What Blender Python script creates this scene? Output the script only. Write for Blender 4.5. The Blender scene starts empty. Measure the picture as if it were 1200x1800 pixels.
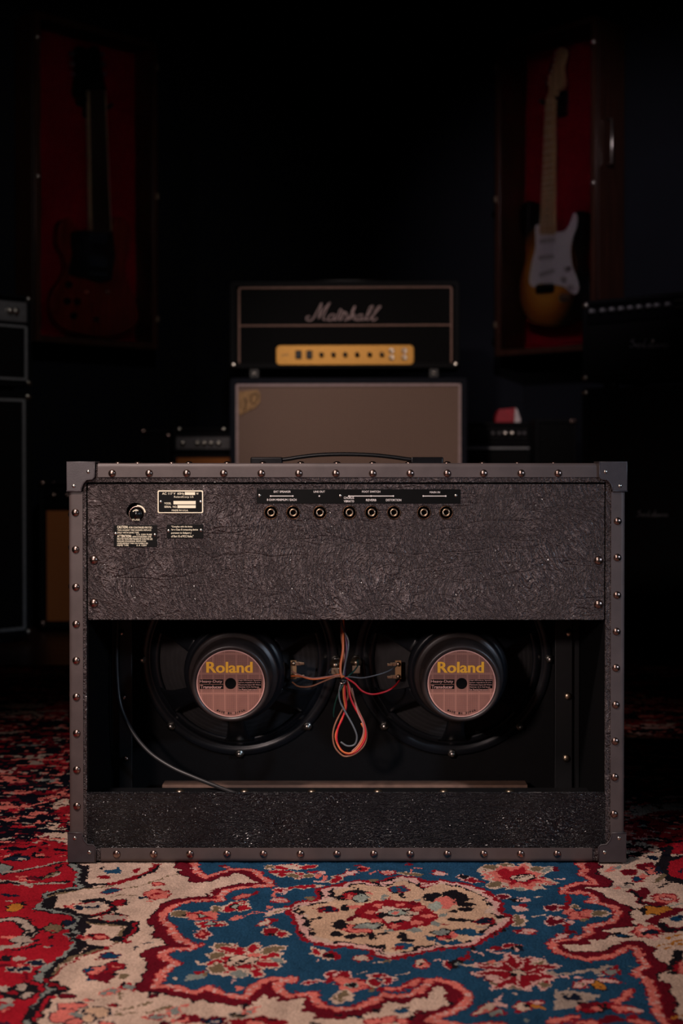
import bpy, bmesh, math, random
import numpy as np
from mathutils import Vector, Matrix
random.seed(7); np.random.seed(7)
S = bpy.context.scene
C = S.collection
PI = math.pi

# ------------------------------------------------------------------ camera
F = 2450.0                    # focal length in pixels of the 1200x1800 frame
CAM = Vector((0, -1.9, 0.546))
PITCH = math.radians(0.8)
PPY = 815 + F * math.tan(PITCH)      # row of the principal point
cd = bpy.data.cameras.new('camera'); cam = bpy.data.objects.new('camera', cd); C.objects.link(cam)
cam.location = CAM; cam.rotation_euler = (PI / 2 - PITCH, 0, 0)
cd.sensor_fit = 'AUTO'; cd.sensor_width = 36; cd.lens = F / 1800 * 36
cd.shift_y = -(900 - PPY) / 1800
cd.clip_start = 0.05; cd.clip_end = 30
cd.dof.use_dof = True; cd.dof.focus_distance = 1.905; cd.dof.aperture_fstop = 4.6
cd.dof.aperture_blades = 9
S.camera = cam

# ------------------------------------------------------------------ world, lights, exposure
w = bpy.data.worlds.new('dark_room'); S.world = w; w.use_nodes = True
w.node_tree.nodes['Background'].inputs[0].default_value = (0.55, 0.6, 1.0, 1)
w.node_tree.nodes['Background'].inputs[1].default_value = 0.0022
def area(name, loc, target, size, power, col, spread=180, sy=None):
    l = bpy.data.lights.new(name, 'AREA'); l.energy = power; l.color = col; l.size = size
    l.shape = 'RECTANGLE' if sy else 'DISK'
    if sy: l.size_y = sy
    l.spread = math.radians(spread)
    o = bpy.data.objects.new(name, l); C.objects.link(o); o.location = loc
    o.rotation_euler = (Vector(target) - Vector(loc)).to_track_quat('-Z', 'Y').to_euler()
    return o
def spot(name, loc, target, angle, blend, power, col, rad=0.1):
    l = bpy.data.lights.new(name, 'SPOT'); l.energy = power; l.color = col
    l.spot_size = math.radians(angle); l.spot_blend = blend; l.shadow_soft_size = rad
    o = bpy.data.objects.new(name, l); C.objects.link(o); o.location = loc
    o.rotation_euler = (Vector(target) - Vector(loc)).to_track_quat('-Z', 'Y').to_euler()
    return o
spot('key_lamp', (-0.50, -0.95, 1.60), (-0.22, -0.18, 0.12), 62, 0.95, 96, (1.0, 0.81, 0.74), 0.08)
spot('front_lamp', (-0.85, -2.15, 0.98), (-0.02, 0.0, 0.39), 28, 1.0, 78, (1.0, 0.80, 0.75), 0.08)
spot('cool_side_lamp', (1.6, -1.5, 0.95), (0.22, 0.0, 0.36), 29, 1.0, 50, (0.62, 0.78, 1.0), 0.08)
spot('stack_lamp', (-0.45, -0.6, 1.9), (0.10, 2.6, 0.66), 24, 1.0, 145, (1.0, 0.80, 0.72), 0.07)
spot('case_lamp', (0.3, 0.3, 2.2), (0.95, 3.1, 1.28), 34, 1.0, 95, (1.0, 0.84, 0.92), 0.06)
spot('left_fill_light', (-0.1, 0.2, 2.0), (-1.0, 2.8, 0.95), 54, 1.0, 28, (1.0, 0.9, 0.86), 0.06)  # added fill without a visible source; lifts the left case and stack
S.view_settings.view_transform = 'Standard'
S.view_settings.look = 'None'
S.view_settings.exposure = 0.0
S.view_settings.gamma = 1.0
S.view_settings.use_curve_mapping = False

# ------------------------------------------------------------------ pixel helpers
def ray(px, py):
    c, s = math.cos(PITCH), math.sin(PITCH)
    f = Vector((0, c, -s)); u = Vector((0, s, c)); r = Vector((1, 0, 0))
    return f + r * ((px - 600) / F) - u * ((py - PPY) / F)
def at(px, py, Y=0.0):
    d = ray(px, py); return CAM + d * ((Y - CAM.y) / d.y)
def floor_at(px, py, z=0.0):
    d = ray(px, py); p = CAM + d * ((z - CAM.z) / d.z); return (p.x, p.y)
def on_plane(px, py, P0, th):
    """(u, z) on the vertical plane through P0 whose local x axis is (cos th, sin th)"""
    d = ray(px, py); n = Vector((math.sin(th), -math.cos(th), 0))
    t = (Vector(P0) - CAM).dot(n) / d.dot(n); p = CAM + d * t - Vector(P0)
    return (p.x * math.cos(th) + p.y * math.sin(th), p.z)

# ------------------------------------------------------------------ materials
M = {}
def srgb(r, g, b):
    f = lambda c: ((c / 255) / 12.92 if c / 255 <= .04045 else ((c / 255 + .055) / 1.055) ** 2.4)
    return (f(r), f(g), f(b), 1)
def nm(name):
    m = bpy.data.materials.new(name); m.use_nodes = True; M[name] = m
    n = m.node_tree.nodes; b = n['Principled BSDF']
    return m, n, m.node_tree.links, b
def simple(name, col, rough=.5, metal=0, noise=0.12, nscale=60, bump=0, bscale=300, spec=.5, bdist=.001):
    m, n, l, b = nm(name)
    b.inputs['Roughness'].default_value = rough; b.inputs['Metallic'].default_value = metal
    b.inputs['Specular IOR Level'].default_value = spec
    tc = n.new('ShaderNodeTexCoord'); t = n.new('ShaderNodeTexNoise'); t.inputs['Scale'].default_value = nscale
    t.inputs['Detail'].default_value = 5
    l.new(tc.outputs['Object'], t.inputs['Vector'])
    cr = n.new('ShaderNodeValToRGB'); c = Vector(col[:3])
    cr.color_ramp.elements[0].position = .3; cr.color_ramp.elements[1].position = .7
    cr.color_ramp.elements[0].color = (*(c * (1 - noise)), 1); cr.color_ramp.elements[1].color = (*(c * (1 + noise)), 1)
    l.new(t.outputs['Fac'], cr.inputs[0]); l.new(cr.outputs[0], b.inputs['Base Color'])
    if bump:
        t2 = n.new('ShaderNodeTexNoise'); t2.inputs['Scale'].default_value = bscale; t2.inputs['Detail'].default_value = 3
        l.new(tc.outputs['Object'], t2.inputs['Vector'])
        bp = n.new('ShaderNodeBump'); bp.inputs['Strength'].default_value = bump; bp.inputs['Distance'].default_value = bdist
        l.new(t2.outputs['Fac'], bp.inputs['Height']); l.new(bp.outputs[0], b.inputs['Normal'])
    return m
def tolex(name, col, stretch, rot, dist=.0011, rough=.34, sc=170, strength=1.0, lo=.55, spec=.5):
    """wrinkled vinyl: ridged noise, warped and stretched along one direction"""
    m, n, l, b = nm(name)
    tc = n.new('ShaderNodeTexCoord')
    big = n.new('ShaderNodeTexNoise'); big.inputs['Scale'].default_value = 7; big.inputs['Detail'].default_value = 2
    l.new(tc.outputs['Object'], big.inputs['Vector'])
    sub = n.new('ShaderNodeVectorMath'); sub.operation = 'SUBTRACT'; sub.inputs[1].default_value = (.5, .5, .5)
    l.new(big.outputs['Color'], sub.inputs[0])
    sca = n.new('ShaderNodeVectorMath'); sca.operation = 'SCALE'; sca.inputs['Scale'].default_value = .10
    l.new(sub.outputs[0], sca.inputs[0])
    add = n.new('ShaderNodeVectorMath'); add.operation = 'ADD'
    l.new(tc.outputs['Object'], add.inputs[0]); l.new(sca.outputs[0], add.inputs[1])
    mp = n.new('ShaderNodeMapping'); mp.inputs['Rotation'].default_value = (0, rot, 0)
    l.new(add.outputs[0], mp.inputs['Vector'])
    mp2 = n.new('ShaderNodeMapping'); mp2.inputs['Scale'].default_value = stretch
    l.new(mp.outputs[0], mp2.inputs['Vector'])
    n1 = n.new('ShaderNodeTexNoise'); n1.inputs['Scale'].default_value = sc; n1.inputs['Detail'].default_value = 2.5
    n1.inputs['Distortion'].default_value = .9
    l.new(mp2.outputs[0], n1.inputs['Vector'])
    a = n.new('ShaderNodeMath'); a.operation = 'SUBTRACT'; a.inputs[1].default_value = .5; l.new(n1.outputs['Fac'], a.inputs[0])
    a2 = n.new('ShaderNodeMath'); a2.operation = 'ABSOLUTE'; l.new(a.outputs[0], a2.inputs[0])
    mr = n.new('ShaderNodeMapRange'); mr.inputs['From Min'].default_value = 0; mr.inputs['From Max'].default_value = .13
    mr.inputs['To Min'].default_value = 1; mr.inputs['To Max'].default_value = 0
    l.new(a2.outputs[0], mr.inputs['Value'])
    v = n.new('ShaderNodeTexVoronoi'); v.feature = 'DISTANCE_TO_EDGE'; v.inputs['Scale'].default_value = 420
    l.new(add.outputs[0], v.inputs['Vector'])
    vm = n.new('ShaderNodeMath'); vm.operation = 'MULTIPLY'; vm.inputs[1].default_value = .9; l.new(v.outputs['Distance'], vm.inputs[0])
    # long creases
    cz = n.new('ShaderNodeTexNoise'); cz.inputs['Scale'].default_value = 9; cz.inputs['Detail'].default_value = 3; cz.inputs['Distortion'].default_value = .4
    mp3 = n.new('ShaderNodeMapping'); mp3.inputs['Scale'].default_value = (.5, 1, 2.6); mp3.inputs['Rotation'].default_value = (0, .25, 0)
    l.new(tc.outputs['Object'], mp3.inputs['Vector']); l.new(mp3.outputs[0], cz.inputs['Vector'])
    c1 = n.new('ShaderNodeMath'); c1.operation = 'SUBTRACT'; c1.inputs[1].default_value = .5; l.new(cz.outputs['Fac'], c1.inputs[0])
    c2 = n.new('ShaderNodeMath'); c2.operation = 'ABSOLUTE'; l.new(c1.outputs[0], c2.inputs[0])
    c3 = n.new('ShaderNodeMapRange'); c3.inputs['From Max'].default_value = .012; c3.inputs['To Min'].default_value = -.65; c3.inputs['To Max'].default_value = 0
    l.new(c2.outputs[0], c3.inputs['Value'])
    s1 = n.new('ShaderNodeMath'); s1.operation = 'ADD'; l.new(mr.outputs[0], s1.inputs[0]); l.new(vm.outputs[0], s1.inputs[1])
    s2 = n.new('ShaderNodeMath'); s2.operation = 'ADD'; l.new(s1.outputs[0], s2.inputs[0]); l.new(c3.outputs[0], s2.inputs[1])
    bp = n.new('ShaderNodeBump'); bp.inputs['Strength'].default_value = strength; bp.inputs['Distance'].default_value = dist
    l.new(s2.outputs[0], bp.inputs['Height']); l.new(bp.outputs[0], b.inputs['Normal'])
    cm = n.new('ShaderNodeMapRange'); cm.inputs['To Min'].default_value = lo; cm.inputs['To Max'].default_value = 1.35  # wrinkle light and shade put into the colour: bright ridges, dark valleys
    l.new(mr.outputs[0], cm.inputs['Value'])
    cc = n.new('ShaderNodeVectorMath'); cc.operation = 'SCALE'; cc.inputs[0].default_value = col[:3]
    l.new(cm.outputs[0], cc.inputs['Scale']); l.new(cc.outputs[0], b.inputs['Base Color'])
    b.inputs['Roughness'].default_value = rough; b.inputs['Specular IOR Level'].default_value = spec
    return m
def cloth(name, col, sx=900, sz=900, rough=.9, amp=.35):
    """woven speaker cloth"""
    m, n, l, b = nm(name)
    tc = n.new('ShaderNodeTexCoord'); w1 = n.new('ShaderNodeTexWave'); w2 = n.new('ShaderNodeTexWave')
    w1.bands_direction = 'X'; w2.bands_direction = 'Z'; w1.inputs['Scale'].default_value = sx / 20; w2.inputs['Scale'].default_value = sz / 20
    w1.inputs['Distortion'].default_value = .6; w2.inputs['Distortion'].default_value = .6
    l.new(tc.outputs['Object'], w1.inputs['Vector']); l.new(tc.outputs['Object'], w2.inputs['Vector'])
    mu = n.new('ShaderNodeMath'); mu.operation = 'MULTIPLY'; l.new(w1.outputs['Fac'], mu.inputs[0]); l.new(w2.outputs['Fac'], mu.inputs[1])
    mr = n.new('ShaderNodeMapRange'); mr.inputs['To Min'].default_value = 1 - amp; mr.inputs['To Max'].default_value = 1 + amp
    l.new(mu.outputs[0], mr.inputs['Value'])
    cc = n.new('ShaderNodeVectorMath'); cc.operation = 'SCALE'; cc.inputs[0].default_value = col[:3]
    l.new(mr.outputs[0], cc.inputs['Scale']); l.new(cc.outputs[0], b.inputs['Base Color'])
    bp = n.new('ShaderNodeBump'); bp.inputs['Strength'].default_value = .4; bp.inputs['Distance'].default_value = .0008
    l.new(mu.outputs[0], bp.inputs['Height']); l.new(bp.outputs[0], b.inputs['Normal'])
    b.inputs['Roughness'].default_value = rough; b.inputs['Specular IOR Level'].default_value = .2; return m
def wood(name, col, rough=.4, axis='Z', sc=14):
    m, n, l, b = nm(name)
    tc = n.new('ShaderNodeTexCoord'); mp = n.new('ShaderNodeMapping')
    mp.inputs['Scale'].default_value = {'X': (.06, 1, 1), 'Z': (1, 1, .06), 'Y': (1, .06, 1)}[axis]
    l.new(tc.outputs['Object'], mp.inputs['Vector'])
    t = n.new('ShaderNodeTexNoise'); t.inputs['Scale'].default_value = sc * 6; t.inputs['Detail'].default_value = 6; t.inputs['Distortion'].default_value = 1
    l.new(mp.outputs[0], t.inputs['Vector'])
    cr = n.new('ShaderNodeValToRGB'); c = Vector(col[:3])
    cr.color_ramp.elements[0].position = .3; cr.color_ramp.elements[1].position = .7
    cr.color_ramp.elements[0].color = (*(c * .6), 1); cr.color_ramp.elements[1].color = (*(c * 1.3), 1)
    l.new(t.outputs['Fac'], cr.inputs[0]); l.new(cr.outputs[0], b.inputs['Base Color'])
    b.inputs['Roughness'].default_value = rough
    return m

# ------------------------------------------------------------------ mesh helpers
org = {}
def finish(name, me, mat, parent=None, recentre=True, smooth=None):
    """me holds vertices in the thing's own space"""
    c = Vector((0, 0, 0))
    if recentre and len(me.vertices):
        a = np.empty(len(me.vertices) * 3); me.vertices.foreach_get('co', a); a = a.reshape(-1, 3)
        c = Vector((a.min(0) + a.max(0)) / 2); a -= np.array(c); me.vertices.foreach_set('co', a.ravel())
    if mat: me.materials.clear(); me.materials.append(M[mat] if isinstance(mat, str) else mat)
    me.name = name
    o = bpy.data.objects.new(name, me); C.objects.link(o)
    if parent is not None:
        o.parent = parent; o.location = c - org.get(parent.name, Vector((0, 0, 0)))
    else: o.location = c
    org[o.name] = c
    me.update()
    return o
def tag(o, label=None, cat=None, group=None, kind=None):
    if label: o['label'] = label
    if cat: o['category'] = cat
    if group: o['group'] = group
    if kind: o['kind'] = kind
    return o
def thing(name, label, cat, loc=(0, 0, 0), rz=0, group=None):
    o = bpy.data.objects.new(name, None); C.objects.link(o); o.location = loc; o.rotation_euler = (0, 0, rz)
    o.empty_display_size = .1; org[o.name] = Vector((0, 0, 0))
    return tag(o, label, cat, group)
class MB:
    def __init__(s): s.b = bmesh.new()
    def box(s, x0, x1, y0, y1, z0, z1, bev=0, seg=2, mat=None):
        v = [s.b.verts.new(p) for p in ((x0, y0, z0), (x1, y0, z0), (x1, y1, z0), (x0, y1, z0), (x0, y0, z1), (x1, y0, z1), (x1, y1, z1), (x0, y1, z1))]
        fs = [s.b.faces.new([v[i] for i in f]) for f in ((0, 3, 2, 1), (4, 5, 6, 7), (0, 1, 5, 4), (1, 2, 6, 5), (2, 3, 7, 6), (3, 0, 4, 7))]
        allv = set(v)
        if bev:
            es = list({e for f in fs for e in f.edges})
            r = bmesh.ops.bevel(s.b, geom=es, offset=bev, segments=seg, affect='EDGES', profile=.5)
            allv = {x for x in r['verts']} | {x for x in v if x.is_valid}
        if mat:
            for x in allv: x.co = mat @ x.co
        return s
    def lathe(s, prof, n=24, mat=None, cap=True):
        """prof: (r, y) pairs; axis along y, in front = -y"""
        rings = []
        for r, y in prof:
            if r < 1e-6: rings.append([s.b.verts.new((0, y, 0))])
            else: rings.append([s.b.verts.new((r * math.cos(2 * PI * i / n), y, r * math.sin(2 * PI * i / n))) for i in range(n)])
        for a, b in zip(rings, rings[1:]):
            for i in range(n):
                j = (i + 1) % n
                if len(a) == 1 and len(b) == 1: continue
                if len(a) == 1: f = (a[0], b[i], b[j])
                elif len(b) == 1: f = (a[i], b[0], a[j])
                else: f = (a[i], b[i], b[j], a[j])
                s.b.faces.new(f).smooth = True
        if mat:
            for r in rings:
                for x in r: x.co = mat @ x.co
        return s
    def tube(s, pts, r, n=8, closed=False, radii=None):
        pts = [Vector(p) for p in pts]; rings = []; up = None
        for i, p in enumerate(pts):
            t = (pts[min(i + 1, len(pts) - 1)] - pts[max(i - 1, 0)]).normalized()
            if up is None:
                up = Vector((0, 0, 1)) if abs(t.z) < .9 else Vector((0, 1, 0))
            a = (up - t * up.dot(t)).normalized(); up = a; b = t.cross(a)
            rr = radii[i] if radii else r
            rings.append([s.b.verts.new(p + a * rr * math.cos(2 * PI * k / n) + b * rr * math.sin(2 * PI * k / n)) for k in range(n)])
        for a, b in zip(rings, rings[1:]):
            for k in range(n):
                s.b.faces.new((a[k], a[(k + 1) % n], b[(k + 1) % n], b[k])).smooth = True
        s.b.faces.new(rings[0][::-1]); s.b.faces.new(rings[-1])
        return s
    def add(s, me, mat=None):
        k = len(s.b.verts); s.b.from_mesh(me)
        if mat:
            s.b.verts.ensure_lookup_table()
            for v in s.b.verts[k:]: v.co = mat @ v.co
        bpy.data.meshes.remove(me); return s
    def mesh(s):
        me = bpy.data.meshes.new('m'); bmesh.ops.recalc_face_normals(s.b, faces=s.b.faces); s.b.to_mesh(me); s.b.free(); return me
    def build(s, name, mat, parent=None, **k): return finish(name, s.mesh(), mat, parent, **k)
def smooth_path(pts, n=6):
    """Catmull-Rom through the points"""
    P = [Vector(p) for p in pts]; P = [P[0] * 2 - P[1]] + P + [P[-1] * 2 - P[-2]]; out = []
    for i in range(1, len(P) - 2):
        a, b, c, d = P[i - 1:i + 3]
        for k in range(n):
            t = k / n
            out.append(.5 * ((2 * b) + (c - a) * t + (2 * a - 5 * b + 4 * c - d) * t * t + (3 * b - a - 3 * c + d) * t ** 3))
    out.append(P[-2]); return out
def curve_mesh(loops, depth, bevel=0, res=2):
    """flat outline(s) in x,z -> solid standing in the xz plane, front at y=0, back at y=depth"""
    cu = bpy.data.curves.new('c', 'CURVE'); cu.dimensions = '2D'; cu.fill_mode = 'BOTH'
    cu.extrude = max(depth / 2 - bevel, 1e-5); cu.bevel_depth = bevel; cu.bevel_resolution = res; cu.offset = -bevel
    for L in loops:
        sp = cu.splines.new('POLY'); sp.points.add(len(L) - 1); sp.use_cyclic_u = True
        for i, p in enumerate(L): sp.points[i].co = (p[0], p[1], 0, 1)
    o = bpy.data.objects.new('c', cu); C.objects.link(o)
    dg = bpy.context.evaluated_depsgraph_get(); me = bpy.data.meshes.new_from_object(o.evaluated_get(dg))
    bpy.data.objects.remove(o); bpy.data.curves.remove(cu)
    a = np.empty(len(me.vertices) * 3); me.vertices.foreach_get('co', a); a = a.reshape(-1, 3)
    b = np.stack([a[:, 0], depth / 2 - a[:, 2], a[:, 1]], 1); me.vertices.foreach_set('co', b.ravel())
    me.update(); return me
def prism(mb, loops, y0, y1, bevel=0, mat=None):
    T = Matrix.Translation((0, y0, 0)); return mb.add(curve_mesh(loops, y1 - y0, bevel), (mat @ T) if mat else T)
def circle(cx, cz, r, n=28): return [(cx + r * math.cos(2 * PI * i / n), cz + r * math.sin(2 * PI * i / n)) for i in range(n)]
def rrect(x0, x1, z0, z1, r, n=5):
    out = []
    for cx, cz, a0 in ((x1 - r, z1 - r, 0), (x0 + r, z1 - r, PI / 2), (x0 + r, z0 + r, PI), (x1 - r, z0 + r, 1.5 * PI)):
        for k in range(n + 1):
            a = a0 + PI / 2 * k / n; out.append((cx + r * math.cos(a), cz + r * math.sin(a)))
    return out
def text(mb, s, x0, x1, z0, z1, y, weight=0, depth=.0003, keep=False):
    """lettering fitted to the box x0..x1, z0..z1 on the plane y, facing -y"""
    cu = bpy.data.curves.new('t', 'FONT'); cu.body = s; cu.size = 1; cu.offset = weight; cu.extrude = 0.0; cu.resolution_u = 3
    o = bpy.data.objects.new('t', cu); C.objects.link(o)
    dg = bpy.context.evaluated_depsgraph_get(); me = bpy.data.meshes.new_from_object(o.evaluated_get(dg))
    bpy.data.objects.remove(o); bpy.data.curves.remove(cu)
    a = np.empty(len(me.vertices) * 3); me.vertices.foreach_get('co', a); a = a.reshape(-1, 3)
    mn, mx = a.min(0), a.max(0)
    sx = (x1 - x0) / (mx[0] - mn[0]); sz = (z1 - z0) / (mx[1] - mn[1])
    b = np.stack([x0 + (a[:, 0] - mn[0]) * sx, np.full(len(a), y), z0 + (a[:, 1] - mn[1]) * sz], 1)
    me.vertices.foreach_set('co', b.ravel()); me.update(); mb.add(me); return mb
def place(src, loc, parent, rot=None):
    """a copy of a small part (shares its mesh); loc in the thing's space"""
    o = src.copy(); C.objects.link(o); o.parent = parent; o.location = Vector(loc) - org.get(parent.name, Vector((0, 0, 0)))
    org[o.name] = Vector(loc)
    if rot is not None: o.rotation_euler = rot
    return o
def repeat(name, me, mat, spots, parent, rots=None):
    me.materials.append(M[mat]); first = None; out = []
    for i, p in enumerate(spots):
        o = bpy.data.objects.new(name, me); C.objects.link(o); o.parent = parent
        o.location = Vector(p) - org.get(parent.name, Vector((0, 0, 0))); org[o.name] = Vector(p)
        if rots: o.rotation_euler = rots[i]
        out.append(o)
    return out

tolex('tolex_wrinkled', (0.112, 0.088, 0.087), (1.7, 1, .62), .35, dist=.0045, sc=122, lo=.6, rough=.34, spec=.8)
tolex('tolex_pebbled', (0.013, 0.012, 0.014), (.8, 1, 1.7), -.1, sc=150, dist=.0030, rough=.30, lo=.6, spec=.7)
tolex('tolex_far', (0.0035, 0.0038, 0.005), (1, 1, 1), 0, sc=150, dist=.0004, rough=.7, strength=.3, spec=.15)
simple('edge_vinyl', (0.082, 0.062, 0.059), .48, noise=.14, nscale=35, bump=.25, bscale=900, bdist=.0003)
simple('corner_plastic', (0.055, 0.046, 0.050), .4, noise=.1, nscale=80, bump=.3, bscale=700, bdist=.0003)
simple('rivet_metal', (0.30, 0.21, 0.18), .27, 1, noise=.3, nscale=120)
simple('steel', (0.62, 0.58, 0.52), .28, 1)
simple('brass', (0.55, 0.42, 0.30), .32, 1)
simple('black_gloss', (0.005, 0.005, 0.006), .22)
simple('black_satin', (0.006, 0.006, 0.007), .45)
simple('black_matte', (0.003, 0.003, 0.0035), .95, spec=.1)
simple('black_board', (0.0055, 0.005, 0.0055), .85, spec=.25, bump=.4, bscale=500)
simple('basket_paint', (0.010, 0.011, 0.014), .3, noise=.05, spec=.35)
simple('cone_paper', (0.034, 0.031, 0.032), .85, spec=.3, bump=.4, bscale=400)
simple('magnet_black', (0.034, 0.026, 0.025), .38, noise=.15)
simple('plate_black', (0.004, 0.004, 0.004), .4, spec=.12)
simple('cream_print', (0.95, 0.86, 0.64), .6, noise=.06)
simple('grey_print', (0.75, 0.68, 0.64), .6)
simple('yellow_print', (1.0, 0.50, 0.04), .5, noise=.05)
simple('bare_wood', (0.24, 0.14, 0.10), .7, noise=.2)
for nme, col in (('wire_red', (.62, .02, .03)), ('wire_orange', (.70, .17, .05)), ('wire_brown', (.28, .12, .07)), ('wire_grey', (.11, .12, .13)), ('wire_green', (.02, .09, .07)), ('wire_pink', (.42, .2, .17)), ('wire_violet', (.10, .03, .09)), ('cable_black', (.022, .021, .022))):
    simple(nme, col, .4, noise=.05)
simple('gold_plate', (0.56, 0.27, 0.035), .42, .35, noise=.1, nscale=200)
simple('piping_cream', (0.26, 0.14, 0.105), .6)
simple('piping_pale', (0.46, 0.34, 0.34), .6)
simple('piping_grey', (0.22, 0.23, 0.24), .6)
simple('silver_panel', (0.22, 0.22, 0.23), .45, .5)
simple('wall_paint', (0.0035, 0.0045, 0.008), .9, spec=.2, noise=.1, nscale=6, bump=.2, bscale=120)
simple('ceiling_paint', (0.01, 0.01, 0.013), .95)
simple('red_felt', (0.20, 0.002, 0.010), .95, spec=.1, bump=.4, bscale=500)
simple('red_card', (0.34, 0.006, 0.018), .5)
simple('white_card', (0.6, 0.52, 0.52), .6)
cloth('cloth_taupe', (0.29, 0.195, 0.155)); cloth('cloth_black', (0.004, 0.004, 0.0045)); cloth('cloth_orange', (0.50, 0.17, 0.05))
wood('case_wood', (0.034, 0.012, 0.007), .4); wood('floor_boards', (0.05, 0.02, 0.012), .35, 'X'); wood('maple', (0.50, 0.30, 0.15), .3); wood('rosewood', (0.03, 0.015, 0.01), .4)
wood('cherry_body', (0.14, 0.012, 0.008), .15)
simple('pickguard_white', (0.75, 0.68, 0.72), .35, noise=.03)
simple('tweed_badge', (0.42, 0.24, 0.10), .7, noise=.3)
# ------------------------------------------------------------------ the room
def quad_wall(name, a, b, h=3.2, t=.08, mat='wall_paint'):
    """wall from a to b (x,y), thickness away from the room"""
    a, b = Vector((*a, 0)), Vector((*b, 0)); d = (b - a); L = d.length; th = math.atan2(d.y, d.x)
    mb = MB(); mb.box(-.02, L + .02, 0, t, -.02, h, mat=Matrix.Translation(a) @ Matrix.Rotation(th, 4, 'Z'))
    return tag(mb.build(name, mat), kind='structure')
# corners: the back wall, and two walls at 45 degrees carrying the cases
LX, RX, BY = -.55, .69, 3.4
quad_wall('wall_back', (LX, BY), (RX, BY))
quad_wall('wall_back_left', (LX - 1.55, BY - 1.55), (LX, BY))
quad_wall('wall_back_right', (RX, BY), (RX + 1.5, BY - 1.5))
quad_wall('wall_left', (LX - 1.55, -3.4), (LX - 1.55, BY - 1.55))
quad_wall('wall_right', (RX + 1.5, BY - 1.5), (RX + 1.5, -3.4))
quad_wall('wall_front', (RX + 1.5, -3.4), (LX - 1.55, -3.4))
fl = thing('floor', None, None); del_ = None
tag(fl, kind='structure')
FZ = -.010
MB().box(-2.3, 2.4, -3.5, 3.5, FZ - .06, FZ - .006).build('subfloor', 'black_matte', fl)
me = MB().box(-.6, .6, -.055, .055, -.006, 0, .0012, 1).mesh()
spots = []
for r in range(26):
    y = 3.42 - r * .112
    for k in range(5):
        x = -2.2 + k * 1.203 + (r % 3) * .4 - .6
        if -2.9 < x < 3.0 and y > .4: spots.append((x, y, FZ))
spots = [s for s in spots if -1.75 < s[0] < 1.85]
repeat('floorboard', me, 'floor_boards', spots, fl)
MB().box(-2.1, 2.19, -3.4, .56, FZ - .006, FZ).build('rear_boards', 'floor_boards', fl)
tag(MB().box(-2.3, 2.4, -3.5, 3.6, 3.15, 3.2).build('ceiling', 'ceiling_paint'), kind='structure')

# ------------------------------------------------------------------ the rug: knotted pile, one coloured cell per few knots
COL = dict(c=(.57, .41, .32), t=(.56, .365, .245), b=(.015, .060, .118), B=(.007, .040, .09), r=(.33, .010, .020), m=(.125, .006, .014), s=(.62, .16, .13),
           p=(.62, .36, .32), k=(.011, .009, .012), g=(.21, .23, .21), o=(.17, .12, .07), O=(.42, .16, .025), n=(.008, .013, .028), d=(.24, .008, .016), N=(.005, .005, .010), G=(.30, .33, .28), q=(.37, .29, .24))
fx = .0017; fy = .0022
xs = np.concatenate([np.arange(-1.45, -.55, .007), np.arange(-.55, .55, fx), np.arange(.55, 1.45, .007)])
ys = np.concatenate([np.arange(-.90, -.62, .005), np.arange(-.62, .03, fy), np.arange(.03, .5, .004), np.arange(.5, 1.88, .009)])
xc = (xs[1:] + xs[:-1]) / 2; yc = (ys[1:] + ys[:-1]) / 2
def vnoise(X, Y, cell, seed):
    r = np.random.RandomState(seed).rand(512, 512)
    u = X / cell + 1000; v = Y / cell + 1000; i = np.floor(u).astype(int); j = np.floor(v).astype(int); fu = u - i; fv = v - j
    fu = fu * fu * (3 - 2 * fu); fv = fv * fv * (3 - 2 * fv); g = lambda a, b: r[a % 512, b % 512]
    return (g(i, j) * (1 - fu) + g(i + 1, j) * fu) * (1 - fv) + (g(i, j + 1) * (1 - fu) + g(i + 1, j + 1) * fu) * fv
GX, GY = np.meshgrid(xc, yc)
WX = GX + (vnoise(GX, GY, .006, 1) - .5) * .006 + (vnoise(GX, GY, .0022, 3) - .5) * .0035
WY = GY + (vnoise(GX, GY, .006, 2) - .5) * .006 + (vnoise(GX, GY, .0022, 4) - .5) * .0035
JN = vnoise(GX, GY, .011, 5)
IMG = np.zeros(GX.shape + (3,)); IMG[:] = COL['c']
def window(pts, pad):
    a = np.array(pts); i0, i1 = np.searchsorted(xc, [a[:, 0].min() - pad, a[:, 0].max() + pad]); j0, j1 = np.searchsorted(yc, [a[:, 1].min() - pad, a[:, 1].max() + pad])
    return slice(j0, j1), slice(i0, i1)
def inside(pts, W):
    X = WX[W]; Y = WY[W]; ins = np.zeros(X.shape, bool); n = len(pts)
    for i in range(n):
        x1, y1 = pts[i]; x2, y2 = pts[i - 1]
        if y1 == y2: continue
        ins ^= ((y1 > Y) != (y2 > Y)) & (X < (x2 - x1) * (Y - y1) / (y2 - y1) + x1)
    return ins
def dist(pts, W, closed=False):
    X = WX[W]; Y = WY[W]; D = np.full(X.shape, 9.)
    for i in range(0 if closed else 1, len(pts)):
        x1, y1 = pts[i - 1]; x2, y2 = pts[i]; dx, dy = x2 - x1, y2 - y1; L = dx * dx + dy * dy + 1e-12
        t = np.clip(((X - x1) * dx + (Y - y1) * dy) / L, 0, 1); D = np.minimum(D, (X - x1 - t * dx) ** 2 + (Y - y1 - t * dy) ** 2)
    return np.sqrt(D)
OFF = {1: (0, 1500), 2: (300, 1500), 3: (600, 1500), 4: (900, 1500), 5: (0, 1650), 6: (300, 1650), 7: (600, 1650), 8: (900, 1650), 0: None}
def fl_pts(crop, pts):
    if crop == 0: return [floor_at(x, y) for x, y in pts]
    ox, oy = OFF[crop]; return [floor_at(ox + x / 4, oy + y / 4) for x, y in pts]
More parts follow.
